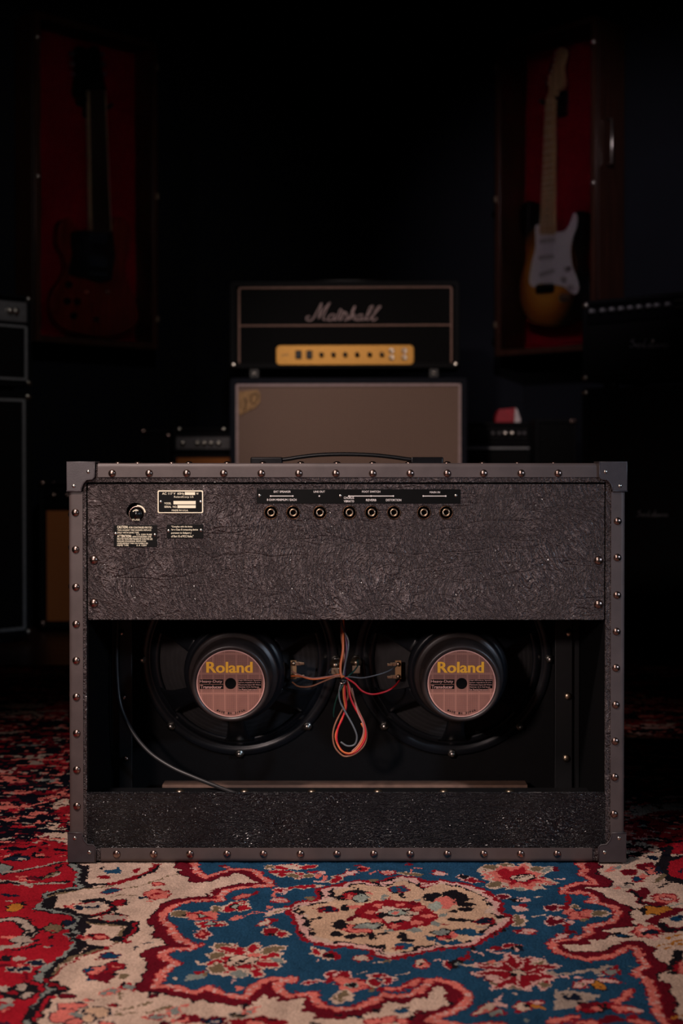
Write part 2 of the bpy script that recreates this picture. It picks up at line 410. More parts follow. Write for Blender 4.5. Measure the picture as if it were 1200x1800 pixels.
def P(crop, pts, col, out=None, ow=.004):
    q = fl_pts(crop, pts); W = window(q, .02); 
    if out: IMG[W][dist(q, W, True) < ow * (.55 + .9 * JN[W])] = COL[out]
    IMG[W][inside(q, W)] = COL[col]
def St(crop, pts, wd, col, jag=.5, closed=False):
    q = fl_pts(crop, pts); W = window(q, wd * 2 + .01); IMG[W][dist(q, W, closed) < wd / 2 * (1 - jag / 2 + jag * 2 * JN[W] * .5 * 1.0)] = COL[col]
rr = random.Random(3)
def E(crop, cx, cy, rx, ry, col, out=None, rot=0, ow=.0024, jit=.16):
    a = math.radians(rot); pts = []
    for k in range(16):
        f = 1 + (rr.random() - .5) * 2 * jit; x = rx * math.cos(k * PI / 8) * f; y = ry * math.sin(k * PI / 8) * f
        pts.append((cx + x * math.cos(a) - y * math.sin(a), cy + x * math.sin(a) + y * math.cos(a)))
    P(crop, pts, col, out, ow)
def Es(crop, s):
    """compact list: 'col[out] x y rx ry rot; ...'"""
    for it in s.split(';'):
        f = it.split()
        if not f: continue
        v = [float(a) for a in f[1:]]; E(crop, v[0], v[1], v[2], v[3], f[0][0], f[0][1] if len(f[0]) > 1 else None, v[4] if len(v) > 4 else 0)
# --- far and side areas: dark field crowded with small flowers
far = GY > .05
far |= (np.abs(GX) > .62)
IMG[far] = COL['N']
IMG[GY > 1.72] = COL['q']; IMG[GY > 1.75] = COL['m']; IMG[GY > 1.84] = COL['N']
for k in range(1500):
    x = rr.uniform(-1.4, 1.4); y = rr.uniform(.07, 1.84); c = rr.choice('rdmmmmspqNNkdokm'); s = rr.uniform(.006, .03) * (1 + .5 * y)
    q = [(x + s * rr.uniform(1, 1.6) * math.cos(a) * rr.uniform(.7, 1.2), y + s * .8 * math.sin(a) * rr.uniform(.7, 1.2)) for a in [i * PI / 5 for i in range(10)]]
    W = window(q, .01); IMG[W][inside(q, W)] = COL[c]
    if rr.random() < .5:
        q = [(x + (a - x) * .45, y + (b - y) * .45) for a, b in q]; IMG[W][inside(q, W)] = COL[rr.choice('cnskrgp')]
for k in range(46):
    x = rr.uniform(-1.4, 1.3); y = rr.uniform(.1, 1.7); q = []
    for i in range(7): q.append((x, y)); x += rr.uniform(.02, .05); y += rr.uniform(-.03, .03)
    W = window(q, .02); IMG[W][dist(q, W) < .005 * (1 + y * .5)] = COL[rr.choice('srpqdm')]
# the dark band just behind the amplifier on the left, with its red and pale streaks
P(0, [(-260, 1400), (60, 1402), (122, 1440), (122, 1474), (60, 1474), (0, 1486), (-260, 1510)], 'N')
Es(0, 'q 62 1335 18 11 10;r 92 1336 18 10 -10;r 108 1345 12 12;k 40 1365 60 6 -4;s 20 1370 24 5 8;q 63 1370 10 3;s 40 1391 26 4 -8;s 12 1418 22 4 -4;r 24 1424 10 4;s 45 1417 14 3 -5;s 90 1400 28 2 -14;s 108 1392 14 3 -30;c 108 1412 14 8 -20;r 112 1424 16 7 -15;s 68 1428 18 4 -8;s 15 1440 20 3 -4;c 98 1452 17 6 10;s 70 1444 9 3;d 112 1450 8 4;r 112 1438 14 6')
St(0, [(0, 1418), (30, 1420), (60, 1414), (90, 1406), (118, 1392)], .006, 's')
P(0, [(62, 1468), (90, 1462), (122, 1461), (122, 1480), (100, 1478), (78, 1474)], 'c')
# right of the amplifier
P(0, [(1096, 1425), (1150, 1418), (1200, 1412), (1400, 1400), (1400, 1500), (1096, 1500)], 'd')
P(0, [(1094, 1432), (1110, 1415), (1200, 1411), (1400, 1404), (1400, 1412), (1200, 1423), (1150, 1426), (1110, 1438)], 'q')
P(0, [(1094, 1476), (1130, 1478), (1160, 1490), (1175, 1520), (1180, 1600), (1094, 1600)], 'c')
Es(0, 'n 1132 1445 12 5;G 1130 1451 12 2 -6;n 1170 1434 14 4 -10;n 1190 1444 22 5;k 1140 1474 22 4;k 1165 1476 24 4 8;g 1158 1474 10 2;s 1143 1470 8 3;k 1120 1490 20 6 5;s 1118 1492 12 4;k 1112 1502 22 4 -5;n 1147 1507 10 4;m 1138 1521 14 6;r 1190 1490 14 8;k 1172 1494 10 8 -40;k 1178 1510 16 5 40')
for k in range(420):
    x = rr.uniform(-.95, -.30) if k % 2 else rr.uniform(.36, .95); y = rr.uniform(.06, 1.1); c = rr.choice('rdmmspqNNkgm'); s = rr.uniform(.003, .009) * (1 + y)
    q = [(x + s * 2.2 * math.cos(a) * rr.uniform(.6, 1.2), y + s * math.sin(a) * rr.uniform(.6, 1.2)) for a in [i * PI / 4 for i in range(8)]]
    W = window(q, .01); IMG[W][inside(q, W)] = COL[c]
# --- left red ground
P(0, [(-330, 1492), (0, 1487), (30, 1478), (62, 1472), (80, 1476), (122, 1484), (122, 1516), (132, 1522), (140, 1532), (135, 1550), (147, 1557), (107, 1562), (77, 1570), (85, 1577), (65, 1597), (87, 1597), (135, 1607), (140, 1615), (135, 1625), (130, 1650), (135, 1655), (120, 1672), (100, 1687), (80, 1700), (65, 1720), (82, 1727), (92, 1737), (75, 1752), (65, 1767), (50, 1785), (47, 1800), (40, 1900), (-330, 1900)], 'r')
redge = [(130, 1518), (142, 1532), (137, 1550), (147, 1557), (107, 1563), (79, 1571), (86, 1578), (67, 1596), (89, 1598), (137, 1608), (141, 1616), (137, 1626), (132, 1650), (137, 1656), (121, 1673), (101, 1688), (81, 1701), (67, 1720), (84, 1727), (94, 1737), (77, 1752), (67, 1767), (54, 1785), (50, 1802), (40, 1840)]
St(0, [(x + 3, y + 1) for x, y in redge], .017, 'k', .8)
St(0, [(x - 3, y) for x, y in redge], .006, 'g', .8)
# red ground motifs
St(1, [(-200, 480), (0, 465), (90, 455), (150, 470), (190, 510), (225, 535), (190, 575), (120, 605)], .020, 'k'); St(1, [(-200, 480), (0, 465), (90, 455), (150, 470), (190, 510), (235, 530), (195, 575), (120, 605)], .012, 'q')
St(5, [(130, -5), (190, 20), (100, 45), (0, 60), (-160, 60)], .016, 'q'); St(5, [(280, 35), (200, 55), (100, 75)], .005, 'k')
St(1, [(200, 575), (240, 540), (270, 520)], .006, 'k'); St(1, [(175, 560), (160, 520), (120, 490)], .005, 'k')
St(1, [(0, 60), (20, 95), (60, 130), (120, 125), (200, 110), (330, 80), (470, 50)], .006, 'k'); E(1, 15, 105, 60, 32, 'g', 'k'); St(1, [(20, 130), (120, 120), (220, 100), (340, 72), (470, 45)], .005, 'q')
St(1, [(-60, 190), (0, 200), (150, 205), (230, 215), (330, 205), (480, 195)], .010, 'k'); St(1, [(-60, 190), (60, 188), (150, 198), (220, 230)], .006, 'q'); St(1, [(120, 215), (230, 210), (330, 207), (470, 203)], .005, 'q')
Es(1, 'n 60 290 55 12;nk 130 30 90 16 -5;q 150 35 30 8;k 300 20 60 10;Ok 105 375 55 26 -20;k 160 350 18 14;ok 380 520 50 32;r 380 540 18 10;gk 510 505 50 22;nk 480 485 36 16;kg 500 570 40 16;s 200 180 60 10;mk 240 170 50 8;ok 360 150 60 8 -25;q 400 145 30 8 -20;s 160 160 40 8;k 410 90 40 12 -20;k 350 585 26 10;q 60 330 20 6;s 60 580 50 10;r 60 540 100 44;d 240 330 60 6')
Es(5, 'k 40 130 50 18;q 140 135 45 16;d 170 165 40 14;s 140 180 25 14;nq 255 165 60 20;nq 130 212 85 18;q 110 215 20 14;m 30 180 50 12;n 360 40 16 10;k 200 20 70 9 -12;d 60 90 40 20;kk 130 365 120 55 -8;q 25 345 38 20;q 150 333 40 20;q 180 385 42 20;q 60 425 45 20;d 85 372 26 14;g 30 470 60 16 -20;s 40 500 50 8 -20;n 20 590 60 10;m 170 270 16 30 20;q 330 50 24 8')
# --- pale ground cartouches on the left
St(1, [(1110, 75), (1060, 120), (960, 165), (830, 200), (760, 212)], .012, 'd'); St(1, [(1120, 80), (1070, 125), (970, 172)], .005, 'k'); St(1, [(740, 215), (620, 215), (570, 180), (620, 90)], .009, 'k')
St(1, [(340, 300), (430, 270), (560, 250), (760, 230), (800, 215)], .004, 'o'); St(1, [(345, 315), (335, 350), (360, 380), (470, 392), (560, 428), (640, 440)], .010, 'k')
St(1, [(640, 440), (740, 415), (800, 385), (780, 345), (700, 318), (600, 330)], .012, 'k'); St(1, [(650, 430), (740, 405), (780, 370)], .005, 'd'); St(1, [(480, 375), (560, 350), (640, 340)], .004, 'd')
St(1, [(560, 510), (600, 470), (720, 470), (860, 490), (930, 490), (935, 530), (880, 575), (820, 600)], .016, 'k'); St(1, [(600, 480), (720, 490), (860, 505), (870, 540), (830, 575)], .005, 'o'); St(1, [(950, 480), (950, 530), (890, 590)], .004, 'd')
St(5, [(540, 0), (600, 40), (690, 60), (600, 95), (500, 120), (420, 150)], .012, 'k'); St(5, [(840, 10), (740, 60), (600, 100), (500, 130), (420, 190), (380, 250)], .005, 'o'); St(5, [(820, 25), (720, 70), (560, 125), (440, 200), (390, 250), (330, 280)], .003, 'd')
St(5, [(330, 300), (400, 330), (460, 350), (410, 370), (340, 400), (310, 440), (250, 510), (210, 545)], .012, 'k'); St(5, [(310, 285), (360, 310), (450, 345)], .005, 'd'); St(5, [(420, 400), (350, 410), (300, 480), (250, 560)], .004, 'r')
St(1, [(850, 250), (980, 225), (1100, 190), (1200, 150)], .0028, 'o'); St(1, [(780, 300), (850, 290), (960, 295)], .0028, 'o'); St(5, [(780, 520), (900, 525), (1100, 500), (1200, 470)], .0028, 'o'); St(5, [(840, 360), (850, 420)], .004, 'o'); St(5, [(840, 500), (960, 470), (1070, 435)], .0028, 'o'); St(2, [(0, 150), (70, 135), (110, 120)], .0028, 'o')
Es(1, 'b 790 125 66 13;b 835 110 20 18;d 730 160 46 13;k 720 100 12 10;d 960 115 36 12 -15;bd 780 262 70 18 -10;sd 1095 282 84 32;d 1095 285 40 12;s 1110 290 30 8;sd 1112 212 32 11;sd 520 370 50 14;nc 560 375 40 12;q 640 370 60 26;n 640 378 60 6;q 680 352 50 14;n 690 370 20 6;dk 845 340 50 22;k 880 350 26 8;qd 790 445 84 26;k 840 420 50 5 15;k 880 430 40 4 25;n 1000 305 34 10;dc 690 580 90 26;s 700 580 40 10;s 590 590 40 14;d 560 580 30 14;k 640 570 20 6;s 1060 330 20 6')
Es(5, 'Bm 780 115 64 20;d 680 140 26 10;dn 700 240 90 50;m 740 270 70 34;sn 690 205 60 16;dn 815 190 64 32;s 810 185 28 14;d 830 175 40 14;s 660 235 36 12;B 620 215 24 12;B 640 285 40 8;k 800 240 26 12;o 870 260 40 14;gs 770 365 68 15 -14;gr 895 330 48 22 20;k 870 310 20 20;mk 480 402 58 12;sn 500 470 90 30;sn 440 540 90 46 -8;sn 520 580 60 26;tn 680 510 84 44;tn 620 555 50 26;g 540 530 50 14;d 800 462 44 16;k 830 462 20 8;n 760 510 20 12;gr 1090 542 80 16;s 1010 545 20 10;mk 1150 595 40 10;s 620 430 36 10;k 650 425 34 8;sn 750 590 50 14;k 860 15 30 18;d 890 12 20 14;n 950 65 20 5 -30;n 1040 25 40 6 -12;g 1060 20 20 6')
# --- blue field with its maroon, jagged, and salmon border
path = [(341, 1519), (345, 1530), (361, 1541), (382, 1535), (405, 1528), (425, 1527), (447, 1531), (462, 1541), (475, 1551), (475, 1557), (452, 1556), (430, 1559), (407, 1562), (392, 1566), (386, 1573), (390, 1581), (362, 1581), (337, 1582), (315, 1587), (300, 1594), (287, 1605), (285, 1612), (289, 1620), (302, 1627), (303, 1638), (316, 1650), (334, 1658), (348, 1661), (330, 1667), (306, 1668), (287, 1673), (287, 1683), (300, 1687), (311, 1695), (292, 1702), (281, 1716), (272, 1735), (292, 1731), (310, 1735), (335, 1743), (368, 1734), (395, 1747), (430, 1754), (440, 1737), (460, 1724), (485, 1718), (515, 1720), (488, 1727), (488, 1736), (505, 1748), (532, 1746), (550, 1745), (553, 1756), (567, 1766), (584, 1772), (603, 1773), (620, 1770), (642, 1766), (660, 1755), (675, 1747), (700, 1751), (725, 1745), (742, 1737), (750, 1727), (756, 1721), (775, 1722), (795, 1727), (812, 1737), (822, 1747), (820, 1757), (807, 1770), (787, 1780), (762, 1787), (755, 1792), (787, 1796), (815, 1803), (850, 1800), (880, 1800), (890, 1840)]
pathR = [(1180, 1840), (1170, 1800), (1162, 1787), (1155, 1772), (1152, 1757), (1145, 1737), (1137, 1722), (1120, 1712), (1117, 1705), (1135, 1697), (1127, 1687), (1122, 1672), (1112, 1662), (1100, 1666), (1085, 1675), (1062, 1682), (1035, 1685), (1007, 1681), (987, 1675), (972, 1666), (970, 1657), (980, 1652), (1000, 1651), (1025, 1645), (1036, 1637), (1032, 1629), (1055, 1624), (1072, 1619), (1085, 1610), (1085, 1600), (1075, 1592), (1060, 1587), (1032, 1584), (1044, 1582), (1044, 1575), (1035, 1570), (1017, 1566), (1000, 1570), (990, 1569), (992, 1560), (1007, 1553), (1025, 1551), (1047, 1553), (1040, 1545), (1022, 1535), (1027, 1527), (1020, 1519)]
field = [(338, 1490)] + path + pathR + [(1024, 1490)]
q = fl_pts(0, field); W = window(q, .08)
D = dist(q, W, True); ins = inside(q, W)
JB = vnoise(GX, GY, .016, 9)[W]; JS = vnoise(GX, GY, .004, 10)[W]
IMG[W][(D < .013 + .018 * JB) & ~ins] = COL['k']; IMG[W][(D < .010 + .018 * JB + .002 * JS) & ~ins] = COL['m']
IMG[W][ins] = COL['b']
IMG[W][D < .0066] = COL['d']; IMG[W][D < .0046] = COL['s']
IMG[W][(D < .0046) & (JS > .72)] = COL['p']
# pale tongues drawn back over the maroon
P(2, [(320, 170), (380, 155), (440, 165), (520, 155), (500, 175), (580, 185), (635, 205), (560, 205), (440, 200), (380, 230), (290, 250), (290, 300), (200, 240), (300, 200), (360, 185)], 'c')
P(7, [(400, 470), (480, 430), (530, 410), (600, 430), (650, 340), (690, 330), (730, 370), (720, 400), (760, 410), (690, 440), (710, 470), (600, 510), (520, 490), (450, 500), (380, 540), (300, 560), (160, 520), (260, 500), (310, 440), (350, 460)], 'c')
P(6, [(610, 430), (650, 370), (700, 420), (740, 400), (760, 440), (830, 430), (940, 410), (930, 500), (1030, 520), (1000, 560), (620, 560), (520, 480)], 'c')
P(8, [(350, 45), (440, 35), (480, 50), (560, 30), (530, 10), (740, 0), (760, 30), (640, 70), (560, 45), (480, 85), (510, 60), (400, 75)], 'c')
Es(7, 'b 425 500 44 20;k 440 480 34 6;m 560 540 60 22;m 500 580 60 20')
# medallion
med = [(507, 1592), (508, 1602), (520, 1615), (522, 1625), (526, 1640), (537, 1650), (562, 1658), (587, 1664), (600, 1661), (625, 1665), (650, 1668), (657, 1676), (682, 1682), (700, 1682), (725, 1676), (750, 1670), (787, 1665), (812, 1662), (830, 1660), (843, 1654), (860, 1643), (877, 1632), (895, 1621), (897, 1611), (878, 1602), (879, 1588), (868, 1576), (848, 1563), (825, 1555), (800, 1551), (775, 1546), (745, 1550), (730, 1542), (707, 1539), (695, 1540), (677, 1546), (660, 1552), (637, 1547), (612, 1549), (600, 1554), (587, 1555), (565, 1560), (560, 1571), (565, 1579), (540, 1582), (520, 1587)]
q = fl_pts(0, med); W = window(q, .03); D = dist(q, W, True); ins = inside(q, W); JZ = vnoise(GX, GY, .009, 12)[W]
IMG[W][D < .0045] = COL['d']; IMG[W][ins] = COL['p']; IMG[W][(D < .0022)] = COL['d']
IMG[W][ins & (D > .0075 + .006 * JZ)] = COL['k']; IMG[W][ins & (D > .0105 + .009 * JZ)] = COL['t']; 
zz = vnoise(GX, GY, .02, 13)[W]; IMG[W][ins & (D > .0075) & (D < .0165) & (zz > .55)] = COL['c']
Es(3, 'k 800 300 105 42 8;k 860 355 70 18;k 640 300 60 30;s 722 342 80 44;G 660 365 52 34;k 880 385 60 12;k 790 405 30 10;kt 100 270 90 18;k 30 305 70 20;r 60 290 60 20;Gk 130 313 58 26;sd 50 300 22 12;k 120 240 22 8;k 130 375 60 12;s 100 370 60 14;k 30 380 30 22;s 200 275 20 8;g 300 312 22 24;r 335 320 8 20;bd 405 250 60 22;k 430 292 22 12 40;d 410 255 12 14;k 370 275 26 6;k 840 466 95 13 3;k 330 185 60 6 -15;k 250 210 40 8 20;k 560 235 30 8 50')
Es(3, 'k 90 575 80 14;k 210 580 40 34;k 430 580 34 34;k 290 560 46 12;sd 60 520 60 22;gk 185 508 92 22;sd 140 540 90 10;G 200 505 50 12;g 500 530 40 16;bk 860 545 70 22;b 930 565 60 16;b 640 590 60 16;dk 720 580 60 14;gk 700 550 58 20;s 785 568 26 26 -30;s 700 590 40 8;nd 1010 472 62 20;d 1065 465 20 12;k 1110 545 60 6 -20;k 1130 440 60 5;q 990 510 60 6;d 1100 540 26 12;o 230 185 26 12;d 600 195 60 10;pd 620 215 60 8 -18')
P(3, [(90, 410), (160, 350), (260, 322), (400, 325), (540, 342), (610, 385), (665, 420), (675, 462), (600, 500), (480, 532), (340, 535), (300, 492), (200, 465), (120, 445)], 'd')
Es(3, 's 260 362 40 17;s 400 354 36 12;s 545 382 36 16;s 605 440 42 16;s 527 482 40 16;s 382 503 38 16;s 245 470 38 14;s 197 408 34 13;g 710 432 44 10 -20;g 665 490 44 12;d 735 495 26 6;g 540 325 30 10;m 505 345 30 14;g 530 535 46 18;g 340 535 26 12;m 80 450 60 12 -20;k 385 425 118 56;c 300 398 52 18;c 345 380 60 12;c 495 415 50 14;c 350 458 52 18;c 450 452 48 16;c 430 385 40 10;k 385 412 74 26;G 385 412 62 20;s 385 412 28 12')
Es(2, 'nd 1100 390 68 20;d 1060 395 24 12;d 1140 385 12 14;k 1190 495 60 34;k 1160 560 40 22;k 1010 455 60 6 -15;k 960 500 26 16;k 930 560 40 6 40;k 1120 295 26 6;k 880 370 60 5 -12;k 870 400 14 10;k 1060 290 12 30 -30;d 1010 320 30 14;o 975 312 34 12;k 1120 255 16 6;d 1025 265 10 30')
Es(7, 'b 430 45 60 20;d 400 60 50 10 -10;b 480 40 34 12;k 460 5 60 10;k 290 50 22 22 40;k 270 90 30 5 20;k 700 60 50 4;b 760 25 80 14 -4;b 690 20 40 20;k 600 55 40 5 -12;k 480 100 40 5 -12;c 700 40 50 10 25')
# flowers on the blue
P(0, [(360, 1694), (385, 1688), (378, 1668), (405, 1672), (412, 1660), (425, 1668), (452, 1659), (447, 1672), (490, 1674), (470, 1684), (488, 1696), (460, 1696), (452, 1712), (432, 1702), (395, 1712), (400, 1698)], 'r', 'c', .004)
Es(6, 'oc 370 48 66 24;rc 450 78 90 26 10;rc 580 62 40 24 -30;oc 318 115 46 22;rc 330 155 90 18 -12;rc 400 128 50 16;oc 705 75 80 20 -12;sc 590 120 60 26;rc 705 118 66 20 -12;gc 745 145 48 22;rc 680 180 90 20 5;rc 425 215 70 18 -22;rc 590 220 56 36 30;rc 520 195 60 18;oc 325 205 66 32;gc 480 245 60 20;ck 495 148 100 32 -8;c 430 170 40 14;k 510 148 60 4 -18;k 470 165 40 3 -18;g 180 262 84 26 -14;o 240 245 30 16;d 200 232 34 8 -12;s 470 345 22 16;c 40 275 16 8;c 195 162 30 5 15;p 440 290 8 20;rc 1040 95 50 22 20;mc 1100 115 46 20;d 1150 110 50 22 20;k 1120 115 34 16;p 1030 150 30 4 -40;c 1000 55 26 6')
Es(6, 'dp 1150 245 60 26;c 1180 270 20 8;mc 1190 300 30 12;dp 980 300 60 10 -6;p 1060 295 40 5;d 1140 280 60 20 -15;oc 1180 410 40 26;c 1160 440 50 6;s 1160 300 10 6;p 610 20 20 4')
Es(7, 'dp 20 250 50 26;sd 10 290 66 30;s 100 290 60 22;s 60 350 74 28;s 150 330 60 24;kG 65 318 32 10;dp 270 265 60 26;dp 320 290 50 26;dc 230 300 50 26;B 260 280 30 14;c 260 285 14 8;o 210 352 22 22;oc 20 395 50 30;c 50 415 34 16;d 150 285 26 12;sd 140 335 50 10')
St(7, [(290, 345), (380, 355), (460, 330), (540, 285)], .013, 'd'); St(7, [(330, 345), (400, 345), (470, 320), (540, 290)], .007, 's')
Es(7, 'cd 145 132 60 18;d 195 120 14 12;cd 560 172 46 28;s 580 180 34 16;k 565 170 16 12;dp 750 175 20 24;d 850 140 40 12 -20;d 890 115 22 28 10;k 800 160 46 22;g 815 170 26 10;k 780 190 30 14;p 690 145 26 6;c 250 160 26 6;p 320 150 34 8 -25;c 160 235 50 3 -20;c 390 270 30 4;c 440 240 60 3 -12;k 925 65 22 20;p 960 95 50 8 20;c 880 180 46 8;o 310 155 30 8 -30;cd 1020 485 90 20 -25;p 1120 460 60 14 15;gd 1095 512 44 16;s 1000 505 30 12 -20;p 1120 400 60 6 -35')
Es(4, 'oc 170 135 70 16;rs 60 115 60 18 -12;rc 20 130 40 16;rc 190 175 70 20 10;rc 260 205 50 14;rc 140 225 50 28;rc 60 220 60 24;ck 50 170 100 30 -6;k 60 165 40 5 -10;g 260 115 46 14 -20;m 300 110 30 16;g 50 245 46 14;d 20 195 40 14;c 220 240 50 4 10;c 180 300 50 3;p 330 175 40 3')
Es(3, 'oc 1050 100 60 20;sc 1060 150 60 34;rs 1120 130 50 34 20;oc 1150 95 50 16;oc 1100 215 70 24 -8;rc 1180 215 40 24;sc 1160 165 40 24;c 960 125 16 8;dp 900 178 76 16 14;kp 860 160 40 12 10;d 960 190 40 10 12;mp 1140 300 46 16;c 1150 285 40 4;pd 325 130 48 14;s 320 130 30 7;oc 480 138 66 9 4;o 540 145 40 8;pd 680 135 44 16;p 720 140 26 12;s 490 118 30 5 -60;ds 150 105 36 16;k 130 105 20 12;pd 50 140 60 12 -14;p 100 130 26 8;s 220 130 50 4 -20;d 110 78 30 7;d 470 75 30 6;c 40 110 20 5;o 230 185 30 12;s 540 100 30 5')
Es(2, 'rc 780 95 50 14;rc 860 88 50 14;c 850 92 60 14 10;rc 960 90 66 10 -8;rc 800 140 46 16;rc 900 150 34 20;oc 860 155 40 10;oc 700 90 24 12;rc 780 125 80 12;oc 970 150 40 14;r 1000 125 50 8;s 1040 150 30 18 -30;p 1060 130 20 10;s 1080 175 12 26;p 1060 195 60 4;m 370 88 40 8;s 390 95 20 6;rc 940 230 120 11 -5;c 1050 220 30 6;rc 1160 180 44 20 -20;dp 765 255 46 14;s 730 275 14 30;p 790 270 14 20;pr 760 325 60 14;s 770 328 30 7')
Es(2, 'sd 515 297 74 12 -14;s 470 305 20 14;d 600 275 30 8 -20;rc 450 365 86 28 -20;rc 500 375 56 20;Gk 455 372 26 12;c 500 350 10 16;oc 325 388 34 18;oc 75 422 66 22;k 100 425 30 6;rs 220 435 98 30;s 290 425 40 24;s 160 440 34 20;Gk 215 432 22 12;rc 240 495 50 22;rc 330 490 60 22;Gn 280 490 26 12;c 350 485 20 10;dp 225 565 48 30;s 225 560 18 14;s 570 420 130 3 -8;s 470 450 60 8 -14;cp 745 400 76 12 -18;o 760 400 46 7 -18;c 700 425 50 6 -18;s 690 380 18 14;cd 660 480 46 16 -15;d 720 465 34 10 -15;dc 720 545 66 24;kd 715 565 40 12;rc 780 570 46 18;c 820 560 12 12;s 620 405 60 3;p 680 510 30 3;o 320 410 30 6')
Es(4, 'mp 290 375 60 22;dp 370 375 50 16;p 330 360 20 8;mp 300 470 60 32;p 320 450 26 10;s 400 410 50 22;sd 460 435 66 30;sd 520 420 50 24;oc 440 370 20 12;oc 620 420 64 20;o 600 425 34 12;c 660 430 30 8;d 390 490 30 10;p 410 480 22 14;o 500 465 30 10;p 50 385 50 18;d 80 360 34 14;k 30 325 50 14;p 70 320 46 14;oc 45 470 34 34 30;p 70 440 20 14;pd 100 545 66 22;d 60 540 26 12;s 130 555 34 10;c 180 435 60 3 -12;pd 350 575 84 14 -20;m 400 545 40 18;d 380 520 26 20;k 60 320 20 8;d 390 320 20 46')
Es(8, 'dp 40 140 80 24 20;dp 130 165 90 16 -20;dp 220 205 90 16 -10;dp 60 200 60 20;p 50 225 60 20;md 110 265 130 46;ck 115 265 66 24;k 140 275 50 6 10;d 110 260 30 10;dp 60 300 60 20 20;dp 180 310 60 14 40;oc 230 320 44 20;dp 240 260 50 30 30;q 180 150 70 12 -10;q 110 140 30 14;p 350 260 26 5 40;p 280 180 50 8;s 30 50 40 14;k 20 60 40 26;n 50 70 30 10;p 20 75 16 12;oc 30 330 50 14;c 20 380 20 8')
Es(7, 'dp 1060 190 120 14 8;dp 1110 240 110 18 -25;dp 1130 300 90 24 -20;pm 1000 240 60 18;o 1000 235 34 12;pm 1060 275 50 14;o 1070 165 50 12;s 1075 160 26 12;c 1130 165 50 10;p 1160 200 50 5 -30;d 1100 60 80 14 -8;dp 1180 45 40 14;b 1180 15 30 8;p 1040 75 30 6;p 1100 90 60 6')
St(8, [(240, 225), (320, 245), (420, 235), (560, 215), (700, 185)], .006, 'q'); Es(8, 'q 640 205 60 14 -18;gd 690 232 46 16;q 600 225 30 14;c 620 250 20 4;d 730 200 30 14')
St(8, [(460, 330), (530, 295), (600, 285), (730, 295)], .014, 'd'); St(8, [(465, 330), (530, 295), (600, 285), (730, 298)], .009, 'p'); Es(8, 'o 490 310 20 12;Ok 610 325 46 15 38;O 640 345 26 12;p 380 265 26 4 40;p 470 265 26 6')
P(8, [(290, 350), (400, 360), (500, 370), (600, 390), (610, 415), (500, 440), (420, 480), (290, 490), (300, 400)], 'q'); Es(8, 'n 430 410 70 24;k 350 380 26 7;q 530 400 40 14;O 170 475 84 13 14;cd 70 475 46 34;pd 170 438 46 14;k 110 460 20 12;sd 780 405 84 20 -35;s 810 385 36 24;s 720 435 34 10;sd 790 490 90 22 8;p 860 495 60 10;mk 560 480 100 34;d 650 460 60 20;s 600 490 40 14;d 520 500 60 14;s 470 480 30 18;sd 350 560 110 20 -14;s 270 570 40 14;sd 530 585 90 16;m 700 560 90 26;sd 900 580 80 18 10;k 640 470 26 18;d 850 545 50 14;c 730 325 5 4;c 385 345 6 6;c 940 465 12 6;g 840 190 20 5;g 110 575 16 10;c 630 290 40 6')
P(0, [(835, 1696), (878, 1698), (896, 1676), (906, 1691), (937, 1682), (930, 1694), (981, 1696), (948, 1706), (975, 1717), (940, 1721), (925, 1736), (900, 1727), (868, 1735), (882, 1717), (838, 1709), (868, 1705)], 'd', 'p', .0042)
for v in ((862, 1703), (892, 1692), (920, 1690), (955, 1700), (950, 1712), (912, 1728), (885, 1720)): St(0, [(910, 1709), v], .0026, 'p')
E(0, 910, 1709, 11, 4.5, 'c', 'k'); Es(0, 's 885 1688 6 2.5;o 868 1727 6 3;o 955 1732 8 3;oc 950 1690 9 2.5 -10')
P(0, [(842, 1528), (866, 1532), (880, 1519), (898, 1525), (925, 1517), (931, 1529), (952, 1533), (940, 1541), (977, 1551), (945, 1552), (935, 1563), (915, 1555), (896, 1562), (890, 1551), (862, 1547), (870, 1539)], 's', 'c', .0034)
P(0, [(872, 1531), (884, 1524), (896, 1530), (920, 1523), (926, 1533), (940, 1536), (930, 1541), (958, 1549), (938, 1548), (928, 1556), (912, 1550), (898, 1556), (896, 1546), (874, 1543), (880, 1537)], 'r')
E(0, 917, 1542, 19, 5.5, 'c', 'k', -4); St(0, [(905, 1543), (928, 1538)], .003, 'k'); Es(0, 'oc 862 1523 14 4;oc 888 1519 12 3;oc 868 1554 15 5 -8;oc 944 1526 12 4 10;gc 962 1527 10 4 -20;gc 912 1562 10 3')
# right hand pale ground
P(4, [(1070, 120), (1085, 70), (1130, 45), (1200, 25), (1400, 0), (1400, 240), (1180, 190), (1120, 150)], 'r', 'k', .012)
St(4, [(1095, 0), (1060, 50), (1060, 110), (1090, 160), (1180, 190), (1260, 200)], .012, 'k'); St(4, [(1060, 140), (1040, 170), (1010, 200)], .007, 'o')
Es(4, 'md 930 90 50 18;md 830 130 50 18;Bd 880 178 40 16;sn 990 120 50 22;n 1020 110 22 26;s 930 155 40 14;s 960 100 22 8;k 830 215 34 16;c 830 215 16 7;q 780 230 70 12;s 740 235 26 8;n 1190 115 14 16;s 700 105 50 14 -15;g 740 95 50 8 -20;c 1150 230 26 10')
St(4, [(1015, 240), (1060, 215), (1140, 195), (1200, 190)], .004, 'k'); St(4, [(830, 262), (880, 270), (920, 245), (950, 260), (900, 300), (900, 340), (980, 355), (1060, 350)], .012, 'm'); St(4, [(840, 265), (890, 290), (905, 340), (980, 362)], .005, 'k')
Es(4, 'sd 1080 312 92 32;d 1080 315 44 14;p 1080 315 26 8;Ok 1020 395 120 30 4;O 960 400 50 20;k 920 400 30 22;k 1140 385 40 8;Bq 1165 455 40 20;n 1180 450 20 8')
